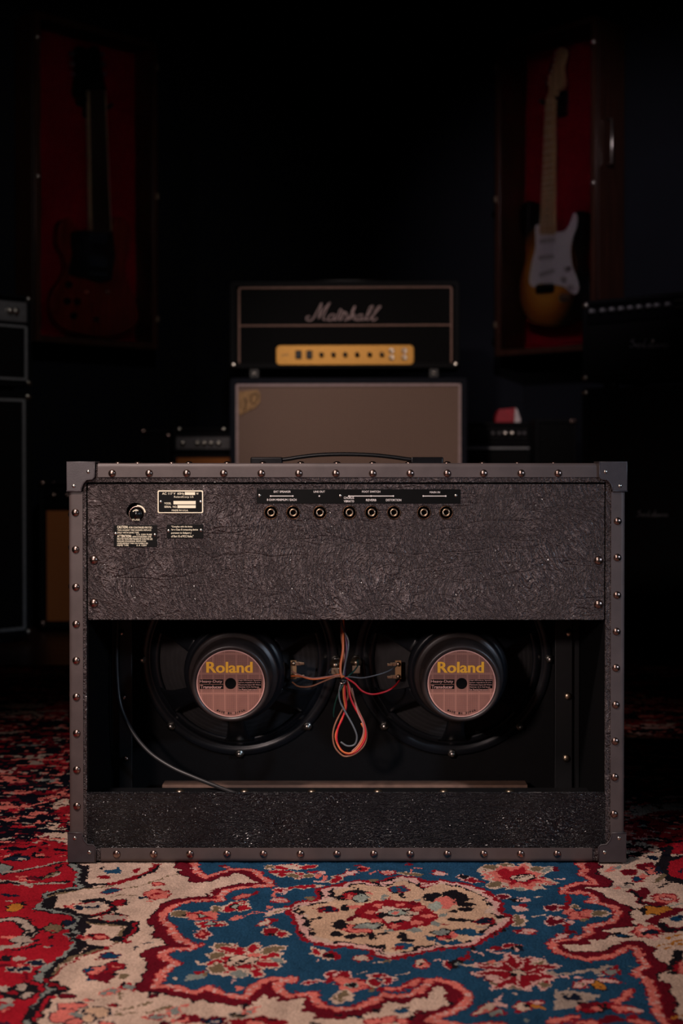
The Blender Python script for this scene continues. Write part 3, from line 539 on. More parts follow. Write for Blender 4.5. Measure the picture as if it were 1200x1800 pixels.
St(4, [(1190, 385), (1100, 420), (1000, 460), (980, 475), (1060, 500), (1090, 540), (1150, 530), (1240, 520)], .014, 'm'); St(4, [(1050, 490), (1090, 540), (1200, 530)], .008, 'k'); St(4, [(1100, 360), (1200, 350)], .004, 'G')
Es(4, 'sd 940 545 96 40;p 920 530 40 14;nd 990 550 46 16;k 920 560 26 10;Bk 770 572 50 13;k 720 578 20 5;p 1010 590 30 10;O 1150 570 20 14;O 1100 590 26 8;d 860 560 20 12')
St(8, [(1020, 50), (1100, 30), (1200, 5)], .003, 'O'); St(8, [(1080, 60), (1200, 30)], .003, 'O'); St(8, [(1160, 80), (1160, 150), (1120, 190), (1150, 240)], .010, 'k'); E(8, 1185, 200, 30, 40, 's', 'd'); St(8, [(1120, 560), (1200, 530)], .004, 'O')
St(6, [(440, 600), (560, 575), (660, 560), (760, 590)], .016, 'd')
Es(6, 'md 130 560 78 28;s 90 570 34 10 -20;nm 300 572 80 26;B 310 572 50 14;m 310 545 30 14;c 320 575 20 5;kq 475 535 62 14;o 470 540 30 6;gs 550 500 40 10 -25;s 600 475 36 6 -15;gs 20 505 34 26;s 80 465 26 6;k 150 438 14 8;dk 660 565 60 12;k 1010 590 34 16;k 1170 535 40 10;s 600 590 60 12;s 10 575 26 12')
Es(7, 'sd 240 575 60 24;sd 350 565 60 22;sd 420 575 40 20;k 340 585 26 8;s 300 585 60 12;k 500 560 20 16;Bk 130 545 10 6;k 80 540 20 5')
# the busy small flowers of the outer field
side = (GY > .03) & (np.abs(GX) > .25)
f1 = vnoise(WX * .6, WY, .008, 41); f2 = vnoise(WX * .6, WY, .007, 42); f3 = vnoise(WX * .6, WY, .009, 43)
IMG[side & (f1 > .74)] = COL['N']; IMG[side & (f2 > .80)] = COL['m']; IMG[side & (f3 > .84)] = COL['s']; IMG[side & (f1 < .12)] = COL['q']
# slight wear and dye variation of the knots
tone = 1 + (np.random.rand(*GX.shape) - .5) * .30 + (vnoise(GX, GY, .03, 20) - .5) * .25
abr = vnoise(GX, GY * .3, .012, 21); tone *= 1 + (abr - .5) * .2
IMG *= tone[..., None]; IMG = np.clip(IMG, 0, 1)
nx, ny = len(xs), len(ys)
VX, VY = np.meshgrid(xs, ys)
jx = np.minimum(1, .8) * .0004
VZ = (np.random.rand(ny, nx) - .5) * .0011 + (vnoise(VX, VY, .010, 30) - .5) * .0014 - .0009
VX = VX + (np.random.rand(ny, nx) - .5) * .0006; VY = VY + (np.random.rand(ny, nx) - .5) * .0008
co = np.stack([VX, VY, VZ], -1).reshape(-1, 3)
idx = np.arange(nx * ny).reshape(ny, nx)
fc = np.stack([idx[:-1, :-1], idx[:-1, 1:], idx[1:, 1:], idx[1:, :-1]], -1).reshape(-1, 4)
me = bpy.data.meshes.new('pile'); nf = len(fc)
me.vertices.add(len(co)); me.vertices.foreach_set('co', co.astype(np.float32).ravel())
me.loops.add(nf * 4); me.loops.foreach_set('vertex_index', fc.astype(np.int32).ravel())
me.polygons.add(nf); me.polygons.foreach_set('loop_start', np.arange(0, nf * 4, 4, dtype=np.int32)); me.polygons.foreach_set('use_smooth', np.zeros(nf, bool))
me.update(calc_edges=True)
ca = me.color_attributes.new('dye', 'FLOAT_COLOR', 'CORNER')
cc = np.ones((nf, 4, 4), np.float32); cc[:, :, :3] = IMG.reshape(-1, 1, 3); ca.data.foreach_set('color', cc.ravel())
m, n, l, b = nm('rug_wool')
at_ = n.new('ShaderNodeAttribute'); at_.attribute_name = 'dye'; l.new(at_.outputs['Color'], b.inputs['Base Color'])
b.inputs['Roughness'].default_value = 1; b.inputs['Specular IOR Level'].default_value = .04
tc = n.new('ShaderNodeTexCoord'); t = n.new('ShaderNodeTexNoise'); t.inputs['Scale'].default_value = 900; t.inputs['Detail'].default_value = 2
l.new(tc.outputs['Object'], t.inputs['Vector']); bp = n.new('ShaderNodeBump'); bp.inputs['Strength'].default_value = .7; bp.inputs['Distance'].default_value = .0012
l.new(t.outputs['Fac'], bp.inputs['Height']); l.new(bp.outputs[0], b.inputs['Normal'])
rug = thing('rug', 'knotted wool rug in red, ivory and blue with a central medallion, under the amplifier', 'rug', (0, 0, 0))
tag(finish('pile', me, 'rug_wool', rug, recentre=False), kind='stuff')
simple('rug_backing', (.25, .18, .13), .95)
MB().box(-1.45, 1.449, -.90, 1.876, FZ, -.0035, .001, 1).build('backing', 'rug_backing', rug)
# ------------------------------------------------------------------ the big amplifier, seen from behind
amp = thing('guitar_amplifier', 'big black combo amplifier seen from behind, with two round speakers in its open back', 'amplifier', (0, 0, 0))
XL, XR = at(121, 1000).x, at(1098, 1000).x
ZT, ZB = at(600, 814).z, .0015
IXL, IXR = at(152, 1200).x, at(1064, 1200).x
ZIT = at(600, 848).z; ZIB = ZB + .018
DEP = .285
ring = [[(XL + .0015, ZB + .0015), (XR - .0015, ZB + .0015), (XR - .0015, ZT - .0015), (XL + .0015, ZT - .0015)], [(IXL, ZIB), (IXR, ZIB), (IXR, ZIT), (IXL, ZIT)]]
# shell: four boards joined as one box
sh = MB()
sh.box(XL + .0015, IXL, 0, DEP, ZB + .001, ZT - .0015, .001); sh.box(IXR, XR - .0015, 0, DEP, ZB + .001, ZT - .0015, .001)
sh.box(IXL - .001, IXR + .001, 0, DEP, ZIT, ZT - .0015, .001); sh.box(IXL - .001, IXR + .001, 0, DEP, ZB + .001, ZIB, .001)
shell = sh.build('shell', 'tolex_wrinkled', amp)
# dark inner lining
ln = MB(); ln.box(IXL, IXL + .0015, .006, DEP - .012, ZIB, ZIT); ln.box(IXR - .0015, IXR, .006, DEP - .012, ZIB, ZIT); ln.box(IXL + .0015, IXR - .0015, .006, DEP - .012, ZIB, ZIB + .0015); ln.box(IXL + .0015, IXR - .0015, .006, DEP - .012, ZIT - .0015, ZIT)
ln.build('inner_lining', 'black_matte', amp)
# upper panel with fuse and jack holes
PX0, PX1 = at(153.5, 1000).x, at(1062.5, 1000).x
PZ0, PZ1 = at(600, 1090).z, at(600, 851).z
PY = .0025
jx_ = [476, 515, 562, 614, 653, 692, 745, 784]
jc = [at(x, 901, PY) for x in jx_]; JR = .0098
fuse = at(238, 900, PY)
holes = [circle(p.x, p.z, JR) for p in jc] + [circle(fuse.x, fuse.z, .0125)]
up = MB(); prism(up, [rrect(PX0, PX1, PZ0, PZ1, .002)] + holes, PY, PY + .010, .0008)
upper = up.build('upper_panel', 'tolex_wrinkled', amp)
tag(upper, 'wrinkled black vinyl upper panel with a row of sockets')
LZ0, LZ1 = at(600, 1488).z, at(600, 1394).z
low = MB().box(PX0 - .0015, PX1 + .0015, -.0005, .0080, LZ0 - .002, LZ1, .0012).build('lower_panel', 'tolex_pebbled', amp)
MB().box(PX0, PX1, .0085, .030, LZ0, LZ1 - .022, .0005).build('lower_batten', 'black_satin', amp)
# black strip added behind the upper panel to stand for the gap's shadow
MB().box(IXL + .002, IXR - .002, .014, .028, PZ1 - .022, ZIT - .002).build('gap_shade_strip', 'black_matte', amp)
# edge trims: L-shaped strips, rounded on the outer edge
T = .0178; TH = .0014; TD = .030
def ltrim(name, a, b, side):
    mb = MB()
    s = MB.box
    # cross-section in (u: inward from outer edge, y): rounded L
    prof = [(T, -TH), (.004, -TH)] + [(.004 - .004 * math.sin(k * PI / 8) - (TH if k else 0) * math.sin(k * PI / 8), -TH + (.004 + TH * 0) * (1 - math.cos(k * PI / 8))) for k in range(1, 5)] + [(-TH, TD), (.0005, TD), (.0005, .0008), (T, .0008)]
    n = len(prof); bm = mb.b
    def pt(t, u, y):
        if side == 'T': return (t, y, ZT - u - .0014)
        if side == 'B': return (t, y, ZB + u + .0012)
        if side == 'L': return (XL + u + .0014, y, t)
        return (XR - u - .0014, y, t)
    K = 40; rings = []
    for k in range(K + 1):
        t = a + (b - a) * k / K; wob = math.sin(k * 1.7 + len(side) * a * 50) * .0002
        rings.append([bm.verts.new(pt(t, u + (wob if 0 < u < T else 0), y)) for u, y in prof])
    for r0, r1 in zip(rings, rings[1:]):
        for i in range(n): bm.faces.new((r0[i], r0[(i + 1) % n], r1[(i + 1) % n], r1[i])).smooth = False
    bm.faces.new(rings[0]); bm.faces.new(rings[-1][::-1])
    return mb.build(name, 'edge_vinyl', amp)
xa, xb = at(172, 830).x, at(1052, 830).x
za, zb = at(600, 1468).z, at(600, 864).z
tT = ltrim('top_trim', xa, xb, 'T'); tB = ltrim('bottom_trim', at(176, 830).x, at(1042, 830).x, 'B'); tL = ltrim('left_trim', za, zb, 'L'); tR = ltrim('right_trim', za, zb, 'R')
# rivets
def dome(r, h, n=14): return [(0, -h)] + [(r * math.sin(a), -h * math.cos(a)) for a in (.35, .7, 1.05, 1.35)] + [(r, 0), (r, .001)]
rv = MB().lathe(dome(.0053, .0034)).mesh(); rv.name = 'rivet'
Yr = -TH
repeat('rivet', rv, 'rivet_metal', [at(x, 832, Yr) for x in (197, 262, 328, 393, 459, 525, 590, 655, 721, 786, 850, 916, 981)], tT)
up_rot = (-PI / 2, 0, 0)
repeat('rivet', rv, 'rivet_metal', [(at(x, 832).x, .014, ZT - .0008) for x in (205, 240, 300, 330, 398, 461, 528, 592, 655, 719, 787, 850, 912, 976)], tT, [up_rot] * 14)
repeat('rivet', rv, 'rivet_metal', [at(x, y, Yr) for x, y in ((132.5, 901), (133, 966), (133.5, 1032), (133.8, 1097), (134, 1161), (134.3, 1225), (134.8, 1289), (135, 1353), (135.3, 1417))], tL)
repeat('rivet', rv, 'rivet_metal', [(XL, .014, at(100, y).z) for y in (905, 963, 1032, 1098, 1158, 1222, 1286, 1350, 1414)], tL, [(0, 0, -PI / 2)] * 9)
repeat('rivet', rv, 'rivet_metal', [at(x, y, Yr) for x, y in ((1085.5, 916), (1085, 980), (1084.5, 1046), (1083.5, 1110), (1082.5, 1174), (1082, 1239), (1081, 1303), (1080, 1366), (1079, 1431))], tR)
repeat('rivet', rv, 'rivet_metal', [(XR, .014, at(100, y).z) for y in (916, 980, 1046, 1110, 1174, 1239, 1303, 1366, 1431)], tR, [(0, 0, PI / 2)] * 9)
repeat('rivet', rv, 'rivet_metal', [at(x, 1501, Yr) for x in (205, 270, 334, 399, 463, 528, 592, 657, 721, 786, 850, 915, 979)], tB)
repeat('panel_screw', MB().lathe(dome(.0062, .004)).mesh(), 'rivet_metal', [at(x, y, PY) for x, y in ((165, 984), (165, 1060), (1052, 985), (1052, 1062))], upper)
# corner protectors
def corner(mx, mz, label):
    """front plate outline for the top-left corner, mirrored"""
    o = [(118, 811), (167, 811), (167, 838), (163, 842), (153, 843), (147, 850), (144, 858), (144, 863), (118, 863)]
    pts = [at(x, y, 0) for x, y in o]
    cx, cz = at(118, 811).x, at(118, 811).z
    L = [(p.x - cx, p.z - cz) for p in pts]
    ox = (XL - .0022) if mx > 0 else (XR + .0022); oz = (ZT + .0022) if mz > 0 else (ZB - .0003)
    Lm = [(ox + mx * a, oz + mz * b) for a, b in L]
    mb = MB(); prism(mb, [Lm], -.0042, -.0004, .0010)
    lip = smooth_path([(a, -.0042, b) for a, b in Lm[1:] ], 1)
    e = .048; th = .0026
    def bx(x0, x1, y0, y1, z0, z1): mb.box(min(x0, x1), max(x0, x1), y0, y1, min(z0, z1), max(z0, z1), .0008)
    bx(ox, ox + mx * .038, -.0015, .040, oz, oz - mz * th) ; bx(ox, ox + mx * th, -.0015, .040, oz, oz - mz * .040)
    mb.tube([(a, -.0038, b) for a, b in Lm[1:]], .0011, 6)
    c = mb.build('corner_protector', 'corner_plastic', amp)
    if label: tag(c, label)
    scr = [(156.5, 829), (131, 854)]
    sp = []
    for x, y in scr:
        p = at(x, y); sp.append((ox + mx * (p.x - cx), -.0042, oz + mz * (p.z - cz)))
    repeat('corner_screw', MB().lathe(dome(.0026, .0013), 12).mesh(), 'steel', sp, c)
corner(1, 1, None); corner(-1, 1, None); corner(1, -1, None); corner(-1, -1, None)
# jack sockets
jm = MB().lathe([(.0096, -.0002), (.0099, .0006), (.0086, .0010), (.0082, .006)], 24).mesh()
jl = repeat('jack_socket', jm, 'rivet_metal', [Vector((p.x, PY - .0004, p.z)) for p in jc], upper)
jb = MB().lathe([(0, .008), (.0096, .008), (.0096, .011)], 20).mesh()
repeat('jack_back', jb, 'black_matte', [Vector((p.x, PY, p.z)) for p in jc], upper)
jn = MB().lathe([(.0056, .0070), (.0054, .0012), (.0048, .0004), (.0038, .0004), (.0034, .0012), (.0034, .0076)], 24).mesh()
repeat('jack_nut', jn, 'brass', [Vector((p.x, PY + .0006, p.z)) for p in jc], upper)
# fuse holder
fh = MB(); fh.lathe([(0, .010), (.0125, .010), (.0125, .0145)], 24, mat=Matrix.Translation((fuse.x, PY, fuse.z))).build('fuse_recess', 'black_matte', upper)
f2 = at(240, 904, PY)
MB().lathe([(.0116, .001), (.0116, -.0008), (.0098, -.0014), (.0092, -.0004)], 24, mat=Matrix.Translation((f2.x, PY + .002, f2.z))).build('fuse_ring', 'rivet_metal', upper)
MB().lathe([(0, -.0066), (.0030, -.0066), (.0034, -.0050), (.0062, -.0050), (.0078, -.0040), (.0084, .001), (.0084, .009)], 24, mat=Matrix.Translation((f2.x, PY + .001, f2.z))).build('fuse_cap', 'black_gloss', upper)
ft = MB()
def arc_strip(cx, cz, r0, r1, a0, a1, y, mb, n=12):
    L = [(cx + r1 * math.cos(a0 + (a1 - a0) * k / n), cz + r1 * math.sin(a0 + (a1 - a0) * k / n)) for k in range(n + 1)] + [(cx + r0 * math.cos(a1 + (a0 - a1) * k / n), cz + r0 * math.sin(a1 + (a0 - a1) * k / n)) for k in range(n + 1)]
    prism(mb, [L], y, y + .0004)
arc_strip(f2.x, f2.z, .0052, .0064, math.radians(60), math.radians(140), PY - .0045, ft)
arc_strip(f2.x + .0014, f2.z + .0015, .0092, .0112, math.radians(5), math.radians(95), PY - .0004, ft)
text(ft, 'FUSE', f2.x - .005, f2.x + .005, f2.z - .0085, f2.z - .0062, PY - .0042)
tag(ft.build('fuse_lettering', 'cream_print', upper), kind='stuff')
# label plates with lettering
def R4(a, b, c, d, Y): p = at(a, d, Y); q = at(b, c, Y); return p.x, q.x, p.z, q.z     # px x0,x1,y0(top),y1
def plate(name, box, th=.0008, mat='plate_black', r=.0008, label=None):
    x0, x1, z0, z1 = R4(*box, PY); mb = MB(); prism(mb, [rrect(x0, x1, z0, z1, r)], PY - th, PY - .00005, .0002)
    o = mb.build(name, mat, amp)
    if label: tag(o, label)
    return o, PY - th - .00012
sc = MB().lathe(dome(.0022, .0011), 10).mesh()
sock, y = plate('socket_strip', (451, 809, 860, 885), label='black strip naming the sockets')
t = MB()
def T4(mb, s, a, b, c, d, w=.0, yy=None): x0, x1, z0, z1 = R4(a, b, c, d, PY); text(mb, s, x0, x1, z0, z1, yy if yy is not None else y, w)
T4(t, 'EXT SPEAKER', 481, 511, 862.5, 866, .012); T4(t, 'LINE OUT', 551, 571, 862.5, 866, .012); T4(t, 'FOOT SWITCH', 636, 668, 862.5, 866, .012); T4(t, 'MAIN IN', 755, 773, 863.5, 867, .012)
T4(t, '8 OHM MINIMUM / EACH', 469, 521, 876.5, 880.5, .012); T4(t, 'CHORUS', 604, 622, 873, 877, .012); T4(t, 'VIBRATO', 604, 622, 879, 883, .012); T4(t, 'REVERB', 643, 661, 877, 881, .012); T4(t, 'DISTORTION', 678, 705, 877, 881, .012)
def bar(mb, a, b, c, d, yy=None):
    x0, x1, z0, z1 = R4(a, b, c, d, PY); prism(mb, [[(x0, z0), (x1, z0), (x1, z1), (x0, z1)]], (yy or y), (yy or y) + .0001)
for a, b_ in ((476, 514), (613, 691), (743, 783)): bar(t, a, b_, 871.2, 872.6)
for x in (475.5, 514.5, 561, 613, 652, 691, 743.5, 783): p = at(x, 871.9, PY); prism(t, [circle(p.x, p.z, .0011, 10)], y - .0001, y + .0001)
tag(t.build('lettering', 'grey_print', sock), kind='stuff')
repeat('plate_screw', sc, 'steel', [at(x, 871, y) for x in (456, 801)] + [at(598, 871.5, y)], sock)
rp, y = plate('rating_plate', (277, 357, 862, 902), mat='cream_print', r=.002, label='maker rating plate with cream border')
x0, x1, z0, z1 = R4(279, 355, 864, 900, PY); mb = MB(); prism(mb, [rrect(x0, x1, z0, z1, .0015)], y - .0002, y + .0001); mb.build('plate_field', 'plate_black', rp); y -= .0005
t = MB(); T4(t, 'AC 117 V  60Hz', 285, 324, 865.5, 869.5, .012); T4(t, 'W', 345, 349, 866, 869.5, .012); bar(t, 325, 343, 865, 870); T4(t, 'RolandCorp US', 306, 340, 871.5, 876); T4(t, 'MODEL', 289, 301, 883, 886.5, .012); bar(t, 305, 344, 880.5, 886.5); T4(t, 'SERIAL  NO.', 289, 311, 889, 892.5, .012); bar(t, 312, 344, 888, 893); T4(t, 'MADE IN U.S.A.', 302, 331, 895.5, 898.5, .012)
tag(t.build('lettering', 'cream_print', rp), kind='stuff')
repeat('plate_screw', sc, 'rivet_metal', [at(282.5, 882, y), at(352.5, 882, y)], rp)
cp, y = plate('caution_plate', (200, 276, 923, 961), label='black caution plate with cream text')
t = MB()
T4(t, 'CAUTION:', 206, 225, 924, 929, .03); T4(t, '-FOR CONTINUED PROTEC-', 226, 268, 925.5, 929, .015); T4(t, 'TION AGAINST FIRE HAZARD, REPLACE', 206, 266, 930.5, 933.5, .015); T4(t, 'ONLY WITH SAME TYPE', 206, 244, 934.8, 937.8, .015); T4(t, '5 A 125V FUSE', 240, 267, 938.2, 941, .015)
T4(t, 'ATTENTION:', 206, 231, 940, 945, .03); T4(t, '-AFIN D\'ASSURER UNE', 232, 266, 942, 945, .015); T4(t, 'PROTECTION PERMANENTE CONTRE LES', 206, 268, 946, 949, .015); T4(t, 'RISQUES D\'INCENDIE, REMPLACER', 206, 257, 950, 953, .015); T4(t, 'UNIQUEMENT PAR UN FUSIBLE DE', 206, 260, 953.8, 956.6, .015); T4(t, 'MEME TYPE', 206, 226, 957.2, 960, .015); T4(t, '5 A 125V', 240, 258, 957.2, 960, .015)
tag(t.build('lettering', 'cream_print', cp), kind='stuff'); repeat('plate_screw', sc, 'rivet_metal', [at(203, 938, y), at(272, 940, y)], cp)
rpl, y = plate('rules_plate', (293, 357, 922, 946), label='small black plate with four lines of text')
t = MB(); T4(t, '"Complies with the limits', 301, 338, 924, 928, .015); T4(t, 'for a Class B computing device', 301, 348, 929.3, 933.3, .015); T4(t, 'pursuant to Subpart J', 301, 336, 935, 939, .015); T4(t, 'of Part 15 of FCC Rules."', 301, 340, 940.5, 944.5, .015)
tag(t.build('lettering', 'cream_print', rpl), kind='stuff'); repeat('plate_screw', sc, 'rivet_metal', [at(296, 933, y), at(353, 932, y)], rpl)
# baffle, tilted a little, with the two speakers
TILT = math.radians(4.6)
BYb = .242
bc = at(607, 1157, BYb)
RB = Matrix.Translation((0, BYb, bc.z)) @ Matrix.Rotation(TILT, 4, 'X') 
hole = .142
sx = [at(420, 1157, BYb).x, at(795, 1157, BYb).x]
bz0 = .024 - bc.z; bz1 = ZIT - .022 - bc.z
mb = MB(); prism(mb, [[(IXL + .006, bz0), (IXR - .006, bz0), (IXR - .006, bz1), (IXL + .006, bz1)]] + [circle(x, 0, hole, 48) for x in sx], 0, .014, 0, RB)
baf = mb.build('baffle_board', 'black_board', amp)
mb = MB(); mb.box(IXL + .004, IXR - .004, DEP - .006, DEP - .003, ZIB + .002, ZIT - .002); mb.build('grille_cloth', 'cloth_black', amp)
p = at(600, 1383.5, BYb - .035)
MB().box(at(285, 1383, .205).x, at(927, 1383, .205).x, .205, .235, p.z - .020, p.z + .0035, .0006).build('baffle_cleat', 'bare_wood', amp)
# battens on the inner side walls
cl = []
for s, x in ((1, IXL + .0022), (-1, IXR - .0022)):
    MB().box(min(x, x + s * .012), max(x, x + s * .012), .195, .224, ZIB + .002, .42, .001).build('side_batten', 'black_satin', amp)
bs = MB().lathe(dome(.0056, .003)).mesh()
repeat('batten_screw', bs, 'brass', [at(x, y, .182) for x, y in ((1000, 1113), (998, 1224), (995, 1333))], amp)
for x in ((IXL + .0022), ): pass
MB().box(at(975, 1200, .185).x, IXR - .0145, .185, .194, ZIB + .002, .36, .001).build('corner_batten', 'black_satin', amp)
MB().box(IXL + .0145, at(232, 1200, .185).x, .185, .194, ZIB + .002, .36, .001).build('corner_batten', 'black_satin', amp)
repeat('batten_screw', MB().lathe(dome(.0040, .0025)).mesh(), 'rivet_metal', [at(x, y, .182) for x, y in ((213, 1113), (217, 1226), (221, 1334))], amp)
# screws along the batten on the floor inside the back
zb_ = at(600, 1391.5, .10).z
MB().box(IXL + .003, IXR - .003, .075, .125, ZIB + .0016, zb_, .001).build('floor_batten', 'black_satin', amp)
repeat('batten_screw', MB().lathe([(0, -.0035), (.003, -.0033), (.0055, -.002), (.0065, 0)], 14).mesh(), 'brass', [(at(x, 1390, .10).x, .10, zb_) for x in (316, 430, 548, 664, 780, 895)], amp, [up_rot] * 6)

def speaker(cx, dxlab, terminal_side):
    B = RB @ Matrix.Translation((cx, 0, 0))
    prof = [(.152, 0), (.152, -.004), (.149, -.0055), (.140, -.0055), (.1385, -.0035), (.135, -.004), (.133, -.010), (.128, -.013), (.122, -.014), (.1215, -.0115), (.130, -.008), (.133, 0)]
    fr = MB().lathe(prof, 64, mat=B).build('speaker_basket', 'basket_paint', amp)
    # collar ring near the magnet and the front plate
    HP = .175
    MB().lathe([(.064, -.070), (.070, -.072), (.0735, -.078), (.0745, -.092), (.0735, -.098), (.0690, -.101), (.0665, -.1015), (.0660, -.108), (.0640, -.111), (.050, -.111)], 56, mat=B).build('basket_collar', 'basket_paint', fr)
    # six spokes, slanting from rim to collar
    n = 6
    for k in range(n):
        a = PI / 2 + k * PI / 3; mb = MB(); K = 8; rings = []
        for i in range(K + 1):
            t = i / K; r = .126 + (.071 - .126) * t; y = -.0115 + (-.078 + .0115) * (t ** .72)
            wd = (.030 - .006 * t) * (1 + .55 * (1 - t) ** 3)
            ca_, sa_ = math.cos(a), math.sin(a); ring_ = []
            for u, v in ((-1, 0), (-.92, -.003), (-.55, -.0046), (0, -.0036), (.55, -.0046), (.92, -.003), (1, 0), (.5, .0005), (-.5, .0005)):
                ring_.append(mb.b.verts.new(B @ Vector((r * ca_ - u * wd / 2 * sa_, y + v, r * sa_ + u * wd / 2 * ca_))))
            rings.append(ring_)
        for r0, r1 in zip(rings, rings[1:]):
            m_ = len(r0)
            for i in range(m_): mb.b.faces.new((r0[i], r0[(i + 1) % m_], r1[(i + 1) % m_], r1[i])).smooth = True
        mb.b.faces.new(rings[0]); mb.b.faces.new(rings[-1][::-1]); mb.build('basket_spoke', 'basket_paint', fr)
    # cone with concentric corrugations
    pr = []
    for i in range(30):
        t = i / 29; r = .131 - .075 * t; pr.append((r, -.001 - .058 * t + .0009 * math.sin(i * 2.1)))
    MB().lathe(pr, 56, mat=B).build('speaker_cone', 'cone_paper', fr)
    # magnet: plate, ferrite ring, cover
    MB().lathe([(.050, -.108), (.0640, -.109), (.0650, -.111), (.0650, -.117), (.0630, -.119), (.0585, -.1195), (.0575, -.122), (.0582, -.126), (.0578, -.150), (.0570, -.1580), (.0556, -.1630), (.0530, -.1652), (.0505, -.1648), (.0498, -.1632), (0, -.1632)], 64, mat=B).build('magnet', 'magnet_black', fr)
    # round paper label
    yl = -.1640; R = .0485
    L = MB(); prism(L, [circle(0, 0, R - .0012, 64)] + [circle(0, 0, .0078, 24)], yl - .0002, yl, 0, B); L.build('label_disc', LABEL, fr)
    L = MB(); prism(L, [circle(0, 0, R, 64)] + [circle(0, 0, R - .0014, 64)], yl - .0004, yl, 0, B); L.build('label_rim', 'label_pink', fr)
    L = MB(); prism(L, [circle(0, 0, .0080, 28)], yl - .0004, yl - .0001, 0, B); L.build('magnet_vent', 'black_matte', fr)
    s = 2 * R / 122.   # metres per photo pixel on the label
    L = MB(); [text(L, 'Roland', (-42.5 + e_) * s, (39 + e_) * s, 19.5 * s, 39.5 * s, yl - .0006 - .00002 * e_, .010) for e_ in (-.7, 0, .7)]; bmesh.ops.transform(L.b, matrix=B, verts=L.b.verts); tag(L.build('maker_lettering', 'yellow_print', fr), kind='stuff')
    L = MB(); prism(L, [[(-56 * s, -1 * s), (-13 * s, -1 * s), (-13 * s, 7.5 * s), (-56 * s, 7.5 * s)]], yl - .0004, yl - .0002); prism(L, [[(-55 * s, -10 * s), (-13 * s, -10 * s), (-13 * s, -2 * s), (-55 * s, -2 * s)]], yl - .0004, yl - .0002)
    bmesh.ops.transform(L.b, matrix=B, verts=L.b.verts); tag(L.build('title_block', 'plate_black', fr), kind='stuff')
    L = MB(); prism(L, [[(13.5 * s, -12.5 * s), (47 * s, -12.5 * s), (47 * s, -8.6 * s), (55 * s, -8.6 * s), (55.5 * s, 7.6 * s), (13.5 * s, 7.6 * s)]], yl - .0004, yl - .0002)
    bmesh.ops.transform(L.b, matrix=B, verts=L.b.verts); L.build('text_block', 'plate_black', fr)
    L = MB(); text(L, 'Heavy-Duty', -55 * s, -15 * s, .2 * s, 6.6 * s, yl - .0006, .008); text(L, 'Transducer', -54 * s, -15.5 * s, -9 * s, -3.2 * s, yl - .0006, .008)
    for i, tt in enumerate(('High Efficiency Speaker', 'System, Impedance 8 ohm', 'Maximum Input 60 Watts', 'Diameter 12 in. Full Range', 'For Musical Instrument')):
        z = 7.2 - i * 4.1; w_ = (41, 39, 40, 37, 33)[i]; text(L, tt, 14 * s, (14 + w_) * s, (z - 2.9) * s, z * s, yl - .0006, .0)
    bmesh.ops.transform(L.b, matrix=B, verts=L.b.verts); tag(L.build('small_lettering', 'label_pink', fr), kind='stuff')
    L = MB()
    for i, ch in enumerate('MADE IN JAPAN'):
        if ch == ' ': continue
        a = -PI / 2 + (i - 6) * .075; c_ = MB(); text(c_, ch, -.0011, .0011, -.0016, .0016, yl - .0006, .02)
        bmesh.ops.transform(c_.b, matrix=B @ Matrix.Translation((math.cos(a) * .0430, 0, math.sin(a) * .0430)) @ Matrix.Rotation(-(a + PI / 2), 4, 'Y'), verts=c_.b.verts)
        L.add(c_.mesh())
    tag(L.build('origin_lettering', 'black_satin', fr), kind='stuff')
    # bolts round the rim and small screws on the collar
    bm_ = MB(); bm_.lathe([(0, -.0085), (.0030, -.0085), (.0042, -.0072), (.0044, -.003), (.0070, -.003), (.0074, -.0005), (.0074, 0)], 6)
    bmm = bm_.mesh()
    sp = [B @ Vector((.1485 * math.cos(k * PI / 4), -.0052, .1485 * math.sin(k * PI / 4))) for k in range(8)]
    repeat('mounting_bolt', bmm, 'steel', sp, fr, [(TILT, 0, 0)] * 8)
    sp = [B @ Vector((.079 * math.cos(a), -.064, .079 * math.sin(a))) for a in (PI / 6, 5 * PI / 6, -PI / 6, -5 * PI / 6)]
    repeat('basket_screw', MB().lathe(dome(.0028, .002), 10).mesh(), 'steel', sp, fr)
    # terminal strip on the window side facing the other speaker
    s_ = terminal_side
    Tm = B @ Matrix.Translation((s_ * .086, -.060, -.004)) @ Matrix.Rotation(0 if s_ > 0 else PI, 4, 'Y')
    MB().box(-.0045, .0045, -.0016, .0016, -.014, .014, .0005, mat=Tm).build('terminal_board', 'tag_board', fr)
    for z in (.010, -.009):
        tg = MB(); tg.box(-.002, .012, -.0045, -.0030, z - .0028, z + .0028, .0006, mat=Tm); tg.lathe([(0, -.0058), (.003, -.005), (.0036, -.002)], 10, mat=Tm @ Matrix.Translation((0, 0, z)))
        tg.box(.008, .0165, -.006, -.0030, z - .0018, z + .0024, .0008, mat=Tm)
        tag(tg.build('terminal_tag', 'brass', fr), kind='stuff')
    return fr
m, n, l, b = nm('label_paper'); LABEL = 'label_paper'
tc = n.new('ShaderNodeTexCoord'); w1 = n.new('ShaderNodeTexWave'); w2 = n.new('ShaderNodeTexWave'); w1.bands_direction = 'X'; w2.bands_direction = 'Z'
w1.inputs['Scale'].default_value = 165; w2.inputs['Scale'].default_value = 165
w3 = n.new('ShaderNodeTexWave'); w4 = n.new('ShaderNodeTexWave'); w3.bands_direction = 'X'; w4.bands_direction = 'Z'; w3.inputs['Scale'].default_value = 19; w4.inputs['Scale'].default_value = 11
for w_ in (w1, w2, w3, w4): l.new(tc.outputs['Object'], w_.inputs['Vector'])
def mth(op, a, b_=None, val=None):
    x = n.new('ShaderNodeMath'); x.operation = op; l.new(a, x.inputs[0])
    if b_ is not None: l.new(b_, x.inputs[1])
    if val is not None: x.inputs[1].default_value = val
    return x.outputs[0]
